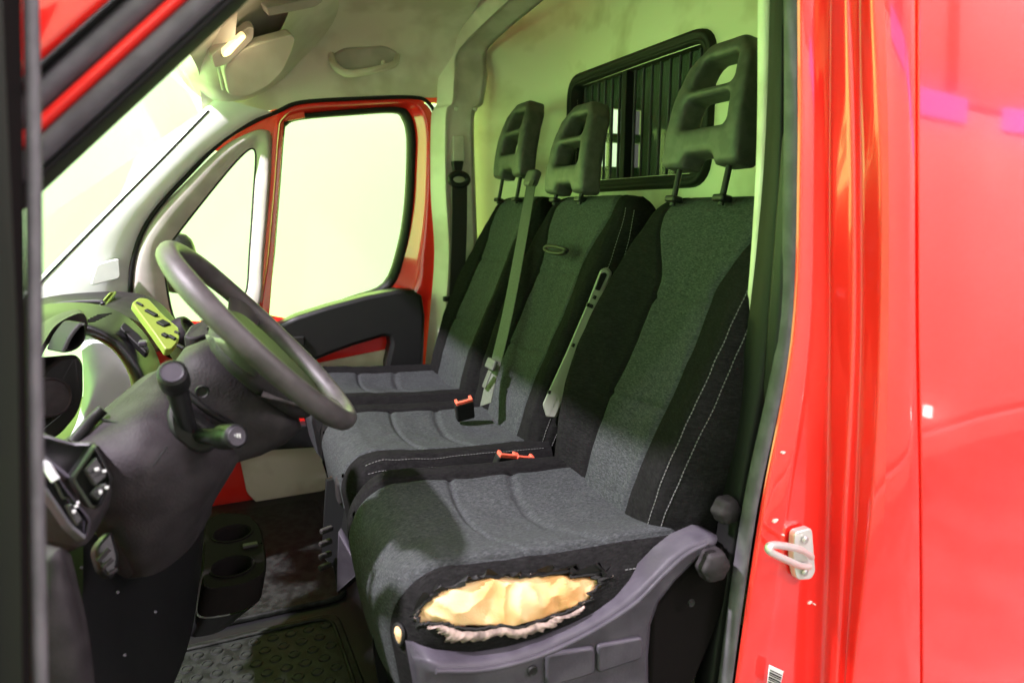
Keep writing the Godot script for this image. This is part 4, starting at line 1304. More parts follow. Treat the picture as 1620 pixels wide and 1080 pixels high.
	for q in [[Vector3(-0.155, -0.295, -0.854), 7, 5], [Vector3(-0.147, -0.297, -0.850), 6, 4], [Vector3(-0.153, -0.321, -0.848), 5, 6], [Vector3(-0.146, -0.316, -0.846), 6, 4], [Vector3(-0.183, -0.343, -0.856), 6, 5], [Vector3(-0.180, -0.337, -0.856), 6, 4], [Vector3(-0.178, -0.333, -0.856), 5, 3]]:
		g = Geo.new()
		g.rbox(q[0], Vector3(q[1] * 0.0006, q[2] * 0.0007, 0.0016), 0.0005, Basis(Vector3(0, 1, 0), 0.3))
		put("switch_mark", g, M["mark print"], t)
	g = Geo.new()
	g.tube(curve(PackedVector3Array([Vector3(-0.212, -0.288, -0.879), Vector3(-0.207, -0.292, -0.876), Vector3(-0.203, -0.300, -0.872), Vector3(-0.199, -0.307, -0.869)]), 4), 0.005, 8)
	put("thumb_wheel", g, M["silver plastic"], t)
	# knee panel under the column
	g = Geo.new()
	shell(g, [
		[Vector3(-0.214, -0.311, -1.040), Vector3(-0.180, -0.291, -1.050), Vector3(-0.139, -0.264, -1.100), Vector3(-0.098, -0.246, -1.160), Vector3(-0.053, -0.277, -1.240)],
		[Vector3(-0.195, -0.309, -0.980), Vector3(-0.155, -0.294, -0.985), Vector3(-0.115, -0.276, -1.000), Vector3(-0.073, -0.279, -1.040), Vector3(-0.023, -0.334, -1.140)],
		[Vector3(-0.183, -0.339, -0.955), Vector3(-0.145, -0.329, -0.940), Vector3(-0.104, -0.323, -0.945), Vector3(-0.056, -0.330, -0.980), Vector3(0.005, -0.361, -1.080)],
		[Vector3(-0.175, -0.390, -0.960), Vector3(-0.142, -0.382, -0.945), Vector3(-0.103, -0.383, -0.950), Vector3(-0.053, -0.387, -0.985), Vector3(-0.008, -0.387, -1.060)],
		[Vector3(-0.170, -0.459, -1.000), Vector3(-0.147, -0.471, -0.990), Vector3(-0.115, -0.475, -1.000), Vector3(-0.077, -0.467, -1.030), Vector3(-0.046, -0.460, -1.100)],
		[Vector3(-0.171, -0.528, -1.060), Vector3(-0.149, -0.540, -1.050), Vector3(-0.119, -0.538, -1.060), Vector3(-0.081, -0.521, -1.090), Vector3(-0.054, -0.501, -1.150)]], 5, 5, Vector3(-0.02, -0.01, -0.02))
	put("knee_panel", g, M["dash plastic"], t)
	g = Geo.new()
	g.tube(curve(PackedVector3Array([Vector3(-0.173, -0.275, -1.045), Vector3(-0.184, -0.284, -1.040), Vector3(-0.196, -0.296, -1.020), Vector3(-0.207, -0.307, -1.010)]), 4), 0.008, 6)
	put("panel_gap", g, M["rubber"], t)
	g = Geo.new()
	g.tube(curve(PackedVector3Array([Vector3(-0.179, -0.288, -1.045), Vector3(-0.160, -0.286, -1.018), Vector3(-0.140, -0.288, -0.998), Vector3(-0.111, -0.300, -0.968), Vector3(-0.090, -0.320, -0.955)]), 4), 0.0018, 5)
	put("panel_gap", g, M["rubber"], t)
	g = Geo.new()
	g.tube(curve(PackedVector3Array([Vector3(-0.090, -0.309, -0.949), Vector3(-0.109, -0.333, -0.941), Vector3(-0.138, -0.367, -0.941)]), 4), 0.0012, 5)
	put("panel_gap", g, M["rubber"], t)
	# dark lower parts under the dash
	g = Geo.new()
	skin(g, [
		[Vector3(-0.207, -0.431, -1.000), Vector3(-0.172, -0.496, -1.100), Vector3(-0.117, -0.497, -1.200), Vector3(-0.037, -0.479, -1.300), Vector3(0.001, -0.437, -1.350)],
		[Vector3(-0.217, -0.523, -1.000), Vector3(-0.187, -0.622, -1.120), Vector3(-0.139, -0.670, -1.220), Vector3(-0.094, -0.648, -1.300), Vector3(-0.067, -0.575, -1.360)],
		[Vector3(-0.241, -0.675, -1.000), Vector3(-0.208, -0.816, -1.140), Vector3(-0.163, -0.882, -1.240), Vector3(-0.119, -0.815, -1.300), Vector3(-0.092, -0.707, -1.360)]], 4, 4)
	put("dark_fill_sheet", g, M["black plastic"], t)  # black sheet added to fill the dark space under the dash
	g = Geo.new()
	g.plate(rounded(PackedVector3Array([Vector3(-0.185, -0.432, -0.941), Vector3(-0.165, -0.414, -0.955), Vector3(-0.161, -0.459, -0.962), Vector3(-0.169, -0.486, -0.951), Vector3(-0.179, -0.462, -0.931)]), 0.01, 3), Vector3(-0.01, -0.01, -0.02), 0.004)
	put("fuse_cover", g, M["black plastic"], t)
	for q in [[Vector3(-0.180, -0.443, -0.926), Vector3(-0.167, -0.432, -0.933)], [Vector3(-0.175, -0.451, -0.922), Vector3(-0.164, -0.445, -0.929)], [Vector3(-0.169, -0.459, -0.918), Vector3(-0.160, -0.458, -0.924)]]:
		g = Geo.new()
		g.tube(PackedVector3Array(q), 0.003, 6)
		put("cover_rib", g, M["dash plastic"], t)
	g = Geo.new()
	shell(g, [
		[Vector3(-0.216, -0.385, -0.773), Vector3(-0.198, -0.365, -0.770), Vector3(-0.186, -0.354, -0.786), Vector3(-0.179, -0.369, -0.798)],
		[Vector3(-0.213, -0.407, -0.748), Vector3(-0.193, -0.388, -0.744), Vector3(-0.177, -0.379, -0.758), Vector3(-0.174, -0.404, -0.789)],
		[Vector3(-0.216, -0.445, -0.741), Vector3(-0.194, -0.432, -0.735), Vector3(-0.171, -0.430, -0.744), Vector3(-0.168, -0.452, -0.776)],
		[Vector3(-0.226, -0.514, -0.750), Vector3(-0.202, -0.507, -0.740), Vector3(-0.173, -0.513, -0.746), Vector3(-0.170, -0.539, -0.778)]], 4, 4, Vector3(-0.02, 0, -0.02))
	put("side_trim", g, M["dash plastic"], t)
	for q in [Vector3(-0.202, -0.456, -0.943), Vector3(-0.118, -0.512, -0.894), Vector3(-0.159, -0.567, -0.900), Vector3(-0.161, -0.487, -0.918)]:
		g = Geo.new()
		g.lathe(PackedVector2Array([Vector2(0.0018, 0), Vector2(0.0016, 0.0008), Vector2(0.0, 0.0011)]), q, Vector3(0.2, 0.2, 1), 8)
		put("screw", g, M["grey plastic"], t)
	g = Geo.new()
	g.tube(curve(PackedVector3Array([Vector3(-0.093, -0.480, -1.120), Vector3(-0.095, -0.510, -1.120), Vector3(-0.110, -0.556, -1.140)]), 4), 0.004, 6)
	put("pedal_rod", g, M["steel"], t)
	# column shroud and stalks
	var s := thing("column_shroud", "dark plastic shroud around the steering column", "steering column", Vector3(-0.03, -0.3, -1.12))
	g = Geo.new()
	var ax := Vector3(0.75, 0.66, 0).normalized()
	var along := Vector3(0.66, -0.75, 0).normalized()
	var rings := []
	for q in [[0.032, 0.02, 0.03, 0.05], [0.036, 0.075, 0.06, 0.05], [0.05, 0.103, 0.078, 0.045], [0.08, 0.108, 0.086, 0.038], [0.12, 0.096, 0.088, 0.034], [0.16, 0.07, 0.088, 0.034], [0.19, 0.05, 0.088, 0.034]]:
		var ring := PackedVector3Array()
		for k in 32:
			var an := TAU * k / 32
			var cx := signf(cos(an)) * pow(absf(cos(an)), 0.7)
			var cy := signf(sin(an)) * pow(absf(sin(an)), 0.7)
			ring.append(Vector3(0.036, -0.215, -1.13) - ax * q[0] + along * (cx * q[1] + q[3]) + Vector3(0, 0, cy * q[2]))
		rings.append(ring)
	g.rows(rings, true)
	put("shroud", g, M["dash plastic"], s)
	g = Geo.new()
	g.tube(curve(PackedVector3Array([Vector3(-0.068, -0.256, -1.030), Vector3(-0.042, -0.284, -1.020), Vector3(-0.021, -0.305, -1.030), Vector3(0.005, -0.336, -1.060)]), 5), 0.005, 6)
	put("shroud_gap", g, M["rubber"], s)
	g = Geo.new()
	g.lathe(PackedVector2Array([Vector2(0.0, 0.001), Vector2(0.006, 0.001), Vector2(0.0085, 0.003), Vector2(0.01, 0.0)]), Vector3(-0.045, -0.259, -1.028), Vector3(-0.1, 0.1, 1), 14)
	put("screw_hole", g, M["rubber"], s)
	g = Geo.new()
	g.plate(rounded(PackedVector3Array([Vector3(-0.083, -0.230, -1.340), Vector3(-0.071, -0.216, -1.382), Vector3(-0.038, -0.209, -1.414), Vector3(-0.014, -0.221, -1.401), Vector3(-0.014, -0.225, -1.367), Vector3(-0.060, -0.232, -1.330)]), 0.012, 4), Vector3(0, -0.02, 0), 0.005)
	put("top_cap", g, M["dash plastic"], s)
	g = Geo.new()
	g.plate(rounded(PackedVector3Array([Vector3(-0.091, -0.279, -0.985), Vector3(-0.084, -0.263, -0.995), Vector3(-0.069, -0.273, -1.000), Vector3(-0.028, -0.318, -1.000), Vector3(-0.027, -0.332, -0.990), Vector3(-0.045, -0.337, -0.975), Vector3(-0.065, -0.329, -0.970), Vector3(-0.087, -0.302, -0.970)]), 0.014, 4), Vector3(0, 0, -0.03), 0.006)
	put("stalk_socket", g, M["rubber"], s)
	stalk("dark stalk switch pointing up from the column, with a round end cap", Vector3(-0.065, -0.313, -1.000), Vector3(-0.073, -0.227, -0.955), Vector3(-0.073, -0.212, -0.935), 0.015)
	stalk("dark stalk switch pointing to the driver, its end cap marked", Vector3(-0.060, -0.314, -1.000), Vector3(-0.023, -0.304, -0.945), Vector3(-0.010, -0.297, -0.920), 0.0135)

func stalk(label: String, a: Vector3, b: Vector3, c: Vector3, r: float) -> void:
	var t := thing("stalk_switch", label, "stalk switch", a, "stalk switches on the steering column")
	var g := Geo.new()
	var p := PackedVector2Array([Vector2(r * 0.75, 0), Vector2(r * 0.8, a.distance_to(b) * 0.3), Vector2(r * 0.95, a.distance_to(b))])
	g.lathe(p, a, b - a, 16)
	put("arm", g, M["black plastic"], t)
	g = Geo.new()
	var l := b.distance_to(c) + 0.012
	g.lathe(PackedVector2Array([Vector2(r * 0.9, 0), Vector2(r * 1.25, 0.002), Vector2(r * 1.28, l * 0.5), Vector2(r * 1.2, l), Vector2(r * 1.02, l + 0.0025)]), b, c - b, 20)
	put("collar", g, M["black plastic"], t)
	g = Geo.new()
	g.lathe(PackedVector2Array([Vector2(r * 1.0, l + 0.001), Vector2(r * 0.9, l + 0.004), Vector2(r * 0.8, l + 0.003), Vector2(0, l + 0.003)]), b, c - b, 20)
	put("end_cap", g, M["grey plastic"], t)
	if r < 0.014:
		var d := (c - b).normalized()
		var q := b + d * (l + 0.0035)
		for k in 3:
			g = Geo.new()
			g.rbox(q + Vector3(-0.003 + k * 0.003, 0.001 * (k % 2), 0.0), Vector3(0.0016, 0.006, 0.0016), 0.0005)
			put("cap_mark", g, M["mark print"], t)

func build_wheel() -> void:
	var c := Vector3(0.046, -0.200, -1.105)
	var t := thing("steering_wheel", "worn dark grey steering wheel tilted in front of the driver's seat", "steering wheel", c)
	var ax := Vector3(0.75, 0.66, 0.03).normalized()
	var u := Vector3(0.66, -0.75, 0).normalized()
	var w := ax.cross(u).normalized()
	var g := Geo.new()
	var rings := []
	for i in 72:
		var an := TAU * i / 72
		var d := u * cos(an) + w * sin(an)
		var ring := PackedVector3Array()
		var fat := 0.0143 + 0.0012 * pow(absf(sin(an * 2.0)), 6.0)
		for j in 14:
			var bn := TAU * j / 14
			ring.append(c + d * (0.186 + cos(bn) * fat * 0.95) + ax * sin(bn) * fat * 1.12)
		rings.append(ring)
	rings.append(rings[0])
	g.rows(rings, true)
	put("rim", g, M["wheel skin"], t)
	for an in [0.0, 1.75, -1.75]:
		g = Geo.new()
		var d: Vector3 = u * cos(an) + w * sin(an)
		var s: Vector3 = ax.cross(d).normalized()
		var rr := []
		for q in [[0.04, 0.06, 0.05], [0.08, 0.045, 0.038], [0.13, 0.03, 0.022], [0.175, 0.036, 0.006]]:
			var ring := PackedVector3Array()
			for j in 12:
				var bn := TAU * j / 12
				ring.append(c + d * q[0] + s * cos(bn) * q[1] * (1.9 if an == 0.0 else 1.0) - ax * q[2] + ax * sin(bn) * 0.011)
			rr.append(ring)
		g.rows(rr, true)
		put("spoke", g, M["wheel skin"], t)
	g = Geo.new()
	var r := nets(Vector3(-0.13, -0.06, -0.13), Vector3(0.13, 0.06, 0.13), 0.011, func(p: Vector3) -> float:
		var q := Vector2(p.x, p.z)
		var rad := 0.106 + 0.010 * cos(atan2(p.z, p.x) * 3.0)
		var d2 := Vector2(q.length() - rad + 0.02, absf(p.y) - 0.028 + 0.02)
		return minf(maxf(d2.x, d2.y), 0.0) + Vector2(maxf(d2.x, 0), maxf(d2.y, 0)).length() - 0.02)
	from_nets(g, r, Transform3D(Basis(u, ax, u.cross(ax)), c - ax * 0.030 + u * 0.028))
	put("airbag_cover", g, M["dash plastic"], t)

# ---- seats -----------------------------------------------------------------------------------------------------------

var UP_BACK := Vector3(0.371, 0.928, 0)      # up along a reclined backrest
var OUT_BACK := Vector3(-0.928, 0.371, 0)    # out of its front

func arc(t: float, l: float, r: float) -> Vector2:   # (sideways, drop) of a rounded edge; |t| < 1 flat, 1..2 round, beyond straight down
	var a := absf(t)
	if a < 1.0:
		return Vector2(t * (l - r), 0)
	if a < 2.0:
		return Vector2(signf(t) * (l - r + r * sin((a - 1.0) * PI / 2)), r * (1.0 - cos((a - 1.0) * PI / 2)))
	return Vector2(signf(t) * (l - 0.012 * (a - 2.0)), r + (a - 2.0) * 0.09)

func back_point(a: float, v: float, s: Dictionary) -> Vector3:
	var hh: float = s.h
	var h := v * hh
	var w: float = lerpf(s.w_low, s.w_mid, smoothstep(0.0, 0.45, v)) + (s.w_top - s.w_mid) * smoothstep(0.5, 1.0, v)
	var e := clampf((h - hh + 0.13) / 0.13, 0, 1)
	w *= sqrt(1.0 - 0.38 * e * e * e)
	var r: float = minf(0.05, w * 0.4)
	var e2 := clampf((h - hh + 0.06) / 0.06, 0, 1)
	var thin := sqrt(maxf(0.0, 1.0 - e2 * e2))
	var lat := 0.0
	var out := 0.0
	var x := absf(a)
	var T := 0.12
	if x <= 2.0:
		var q := arc(a, w, r)
		lat = q.x
		out = -q.y
	elif x <= 3.0:
		lat = signf(a) * w
		out = -r - (x - 2.0) * (T - 2 * r + r)
	else:
		lat = signf(a) * w * (1.0 - (x - 3.0) * 0.98)
		out = -T
	var bol: float = s.bolster * sin(PI * clampf(0.12 + v * 0.95, 0, 1)) * (1.0 - 0.7 * e)
	out += bol * exp(-pow((x - 1.05) / 0.42, 2.0))
	out -= 0.012 * (1.0 - minf(x, 1.0)) * sin(PI * v)
	out += 0.02 * exp(-pow((v - 0.22) / 0.2, 2.0)) * exp(-x * x)
	# seams sink in
	var ins := ins_at(v, s)
	out -= 0.006 * exp(-pow((x - ins) * (w - r) / 0.006, 2.0))
	if x < ins + 0.02:
		for sv in s.seams:
			out -= 0.005 * exp(-pow((v - sv - 0.02 * a) * hh / 0.006, 2.0))
	out += 0.0022 * speck.get_noise_3d(a * 3.0 + s.z * 7.0, v * 7.0, 1.0) + 0.0012 * speck.get_noise_3d(a * 7.0 + s.z * 9.0, v * 15.0, 6.0)
	out = (out + T * 0.5) * thin - T * 0.5
	return s.base + UP_BACK * h + OUT_BACK * out + Vector3(0, 0, lat)

func ins_at(v: float, s: Dictionary) -> float:
	return lerpf(s.ins_low, s.ins_mid, smoothstep(0.1, 0.55, v)) + (s.ins_top - s.ins_mid) * smoothstep(0.68, 0.95, v)

func build_back(t: Node3D, s: Dictionary, label := "") -> Node3D:
	var vs := steps(0, 0.86, 44) + steps(0.87, 1.0, 16)
	for sv in s.seams:
		vs += [sv - 0.009, sv - 0.004, sv + 0.004, sv + 0.009]
	vs.sort()
	var g := Geo.new()
	var fi := func(k: float, v: float) -> Vector3: return back_point(k * ins_at(v, s), v, s)
	g.surf(fi, [-1.0, -0.985, -0.97, -0.95, -0.92] + steps(-0.88, 0.88, 16) + [0.92, 0.95, 0.97, 0.985, 1.0], vs)
	var b := put("backrest", g, M["grey cloth"], t, label)
	for side in [-1.0, 1.0]:
		g = Geo.new()
		var fn := func(k: float, v: float) -> Vector3: return back_point(side * (ins_at(v, s) + k if k < 0.12 else lerpf(ins_at(v, s) + 0.12, 4.0, (k - 0.12) / 3.88)), v, s)
		var us := [0.0, 0.01, 0.02, 0.035, 0.06, 0.09] + steps(0.13, 1.4, 14) + steps(1.5, 3.99, 10)
		if side < 0:
			us.reverse()
		g.surf(fn, us, vs)
		put("side_bolster", g, M["dark cloth"], b)
	for x in s.stitch:
		g = Geo.new()
		var line := PackedVector3Array()
		for i in 60:
			var v := 0.04 + 0.90 * i / 59.0
			line.append(back_point(x - 0.12 * smoothstep(0.75, 1.0, v), v, s) + OUT_BACK * 0.0008 + Vector3(0, 0, 0.0008))
		stitches(g, line, 0.0075)
		put("stitching", g, M["thread"], b).set_meta("kind", "stuff")
	return b

func stitches(g: Geo, line: PackedVector3Array, each: float) -> void:   # a run of short stitches along a line
	var total := 0.0
	for i in line.size() - 1:
		total += line[i].distance_to(line[i + 1])
	var n := int(total / each)
	var k := 0
	var run := 0.0
	for i in line.size() - 1:
		var l := line[i].distance_to(line[i + 1])
		while k < n and k * each < run + l:
			var p := line[i].lerp(line[i + 1], (k * each - run) / l)
			var d := (line[i + 1] - line[i]).normalized()
			g.tube(PackedVector3Array([p - d * each * 0.34, p + d * each * 0.34]), 0.0008, 5)
			k += 1
		run += l

func cushion_point(a: float, b: float, s: Dictionary) -> Vector3:   # a: sideways (+ to the driver's door), b: + to the front
	var qa := arc(a, s.w, s.r)
	var qb := arc(b, s.l, s.rf)
	var lat := qa.x
	var len := qb.x
	if b < 0.0:
		len = b * s.l * 1.06
	var u: float = clampf(lat / s.w, -1, 1)
	var w: float = clampf(len / s.l, -1, 1)
	var k: float = s.squash
	lat *= sqrt(1.0 - k * pow(maxf(w, 0.0), 4.0))
	len *= sqrt(1.0 - k * pow(absf(u), 4.0))
	var drop := pow(pow(qa.y, 2.6) + pow(qb.y, 2.6), 1.0 / 2.6)
	var top: float = s.y
	var x := absf(a)
	top += s.bolster * exp(-pow((x - 1.0) / 0.4, 2.0))
	top -= 0.018 * (1.0 - minf(x, 1.0)) * exp(-pow((b + 0.3) / 0.8, 2.0))
	top -= 0.03 * (1.0 - minf(b, 1.0)) * 0.5
	var y := top - drop
	var ins: float = s.ins if a < 0.0 else s.get("ins_near", s.ins)
	var sink := exp(-pow((x - ins) * (s.w - s.r) / 0.006, 2.0)) * 0.006
	if x < ins + 0.02:
		for sb in s.seams:
			sink += 0.006 * exp(-pow((b - sb - 0.10 * (1.0 - pow(a / s.ins, 2.0))) * (s.l - s.rf) / 0.006, 2.0))
	y -= sink * (1.0 if drop < 0.05 else 0.3)
	if drop >= 0.05:
		len -= sink * 0.6
	y += 0.0025 * speck.get_noise_3d(a * 2.5 + s.z * 3.0, b * 2.5, 4.0)
	return Vector3(s.x - len, y, s.z + lat)

func build_cushion(t: Node3D, s: Dictionary, tear := false, label := "") -> Node3D:
	var ins: float = s.ins
	var near: float = s.get("ins_near", ins)
	var cb: Array = steps(-1.0, 1.0, 40) + steps(1.06, 2.0, 14) + steps(2.2, 3.2, 6)
	var edge: Array = [near, near + 0.012, near + 0.03, near + 0.05, near + 0.08] + steps(near + 0.13, maxf(1.0, near + 0.2), 6) + steps(maxf(1.08, near + 0.28), 2.0, 12)
	var inner_edge: Array = [ins, ins + 0.012, ins + 0.03, ins + 0.05, ins + 0.08] + steps(ins + 0.13, 1.0, 6) + steps(1.08, 2.0, 12) + steps(2.2, 3.0, 5)
	var fn := func(a: float, b: float) -> Vector3: return cushion_point(a, b, s)
	var g := Geo.new()
	g.surf(fn, [-ins, -ins + 0.012, -ins + 0.03, -ins + 0.05] + steps(-ins + 0.09, near - 0.09, 20) + [near - 0.05, near - 0.03, near - 0.012, near], steps(-1.0, 1.0, 110) + steps(1.05, 2.0, 14) + steps(2.2, 3.2, 6))
	var c := put("seat_cushion", g, M["grey cloth"], t, label)
	g = Geo.new()
	var neg := []
	for e in inner_edge:
		neg.append(-e)
	neg.reverse()
	g.surf(fn, neg, cb)
	put("side_bolster", g, M["dark cloth"], c)
	g = Geo.new()
	var tc := Vector2(1.56, 0.64)   # centre of the tear
	if tear:
		var b0 := -0.62
		var b1 := 1.70
		g.surf(fn, edge, steps(-1.0, b0, 10))
		g.surf(fn, edge, steps(b1, 2.0, 6) + steps(2.2, 3.2, 5))
		var angles := []
		for i in 120:
			angles.append(TAU * i / 120.0)
		for q in [Vector2(near, b0), Vector2(3.0, b0), Vector2(3.0, b1), Vector2(near, b1)]:
			angles.append(fposmod((q - tc).angle(), TAU))
		angles.sort()
		angles.append(angles[0] + TAU)
		var ring := func(sa: float, rho: float) -> Vector3:
			var d := Vector2(cos(sa), sin(sa))
			var inner := tear_edge(sa, tc)
			var kx := 1e9 if absf(d.x) < 1e-5 else ((3.0 if d.x > 0 else near) - tc.x) / d.x
			var ky := 1e9 if absf(d.y) < 1e-5 else ((b1 if d.y > 0 else b0) - tc.y) / d.y
			var outer := tc + d * minf(kx, ky)
			var q := inner.lerp(outer, rho)
			return cushion_point(q.x, q.y, s)
		g.surf(ring, angles, [0.0, 0.04, 0.1, 0.18, 0.28, 0.4, 0.52, 0.64, 0.76, 0.88, 1.0])
	else:
		g.surf(fn, edge, cb)
	put("side_bolster", g, M["dark cloth"], c, "torn side bolster nearest the door opening" if tear else "")
	for x in s.stitch:
		g = Geo.new()
		var line := PackedVector3Array()
		for i in 60:
			var b: float = lerpf(s.stitch_from, s.stitch_to, i / 59.0)
			line.append(cushion_point(x, b, s) + Vector3(0, 0.0008, 0.0006))
		stitches(g, line, 0.0075)
		put("stitching", g, M["thread"], c).set_meta("kind", "stuff")
	return c

func tear_edge(sa: float, tc: Vector2, ragged := 1.0) -> Vector2:
	var rag := 1.0 + ragged * (0.10 * speck.get_noise_2d(cos(sa) * 3.0, sin(sa) * 3.0) + 0.03 * speck.get_noise_2d(cos(sa) * 9.0 + 9.0, sin(sa) * 9.0))
	var slim := 1.0 - 0.34 * smoothstep(-0.2, 0.9, sin(sa)) * 0.4
	return tc + Vector2((cos(sa) * 0.38 if cos(sa) > 0 else -pow(-cos(sa), 1.6) * 0.22) * slim, sin(sa) * 0.98) * rag

func headrest_mesh(tall: float) -> Array:
	var poly := PackedVector2Array([Vector2(-0.098, 0.012), Vector2(-0.09, 0.13), Vector2(-0.074, 0.200), Vector2(-0.04, 0.236), Vector2(0.04, 0.236), Vector2(0.074, 0.200), Vector2(0.09, 0.13), Vector2(0.098, 0.012)])
	var sd := func(p: Vector3) -> float:
		# outline on the (sideways, up) plane
		var q := Vector2(p.x, p.y)
		var d := 1e9
		var inside := false
		for i in poly.size():
			var a := poly[i]
			var b := poly[(i + 1) % poly.size()]
			var ab := b - a
			var aq := q - a
			d = minf(d, (aq - ab * clampf(aq.dot(ab) / ab.length_squared(), 0, 1)).length())
			if (a.y > q.y) != (b.y > q.y) and q.x < ab.x * (q.y - a.y) / ab.y + a.x:
				inside = not inside
		d = (-d if inside else d) - 0.014
		# openings and the notch at the foot
		var up := Vector2(absf(q.x) - (0.056 - 0.22 * (q.y - 0.18)), absf(q.y - 0.184) - 0.030)
		var o1 := Vector2(maxf(up.x + 0.012, 0), maxf(up.y + 0.012, 0)).length() + minf(maxf(up.x, up.y) + 0.012, 0) - 0.012
		var lo := Vector2(absf(q.x) - 0.066 + 0.1 * (q.y - 0.1), absf(q.y - 0.104) - 0.031)
		var o2 := Vector2(maxf(lo.x + 0.014, 0), maxf(lo.y + 0.014, 0)).length() + minf(maxf(lo.x, lo.y) + 0.014, 0) - 0.014
		var no := Vector2(absf(q.x) - 0.046, q.y - 0.022)
		var o3 := Vector2(maxf(no.x + 0.02, 0), maxf(no.y + 0.02, 0)).length() + minf(maxf(no.x, no.y) + 0.02, 0) - 0.02
		d = maxf(d, maxf(-o1, maxf(-o2, -o3)))
		var zc: float = p.z + 0.018 * pow(absf(p.y - 0.10) / 0.13, 2.0) - 0.25 * maxf(0.0, p.x * p.x) 
		var zz := absf(zc) - 0.033
		var r := 0.013
		var w := Vector2(d + r, zz + r)
		return minf(maxf(w.x, w.y), 0.0) + Vector2(maxf(w.x, 0), maxf(w.y, 0)).length() - r
	return nets(Vector3(-0.125, -0.02, -0.075), Vector3(0.125, 0.268, 0.065), 0.0065, sd)

func build_headrest(t: Node3D, shape: Array, at: Vector3, post: float, label: String) -> void:   # at: foot of the headrest; post: length of the bare posts
	var e := Vector3(0.20, 0.98, 0).normalized()
	var o := Vector3(-0.98, 0.20, 0).normalized()
	var g := Geo.new()
	from_nets(g, shape, Transform3D(Basis(Vector3(0, 0, 1) * 1.07, e * 1.03, o), at))
	var h := put("headrest", g, M["headrest skin"], t, label)
	for s in [-1.0, 1.0]:
		g = Geo.new()
		var p := at + Vector3(0, 0, s * 0.078) + e * 0.02
		g.tube(PackedVector3Array([p, p - e * (post + 0.05)]), 0.0065, 10)
		put("post", g, M["black plastic"], h)
		g = Geo.new()
		g.rbox(p - e * (post + 0.036), Vector3(0.028, 0.014, 0.034), 0.005, Basis(o, e, o.cross(e)))
		put("post_guide", g, M["black plastic"], h)

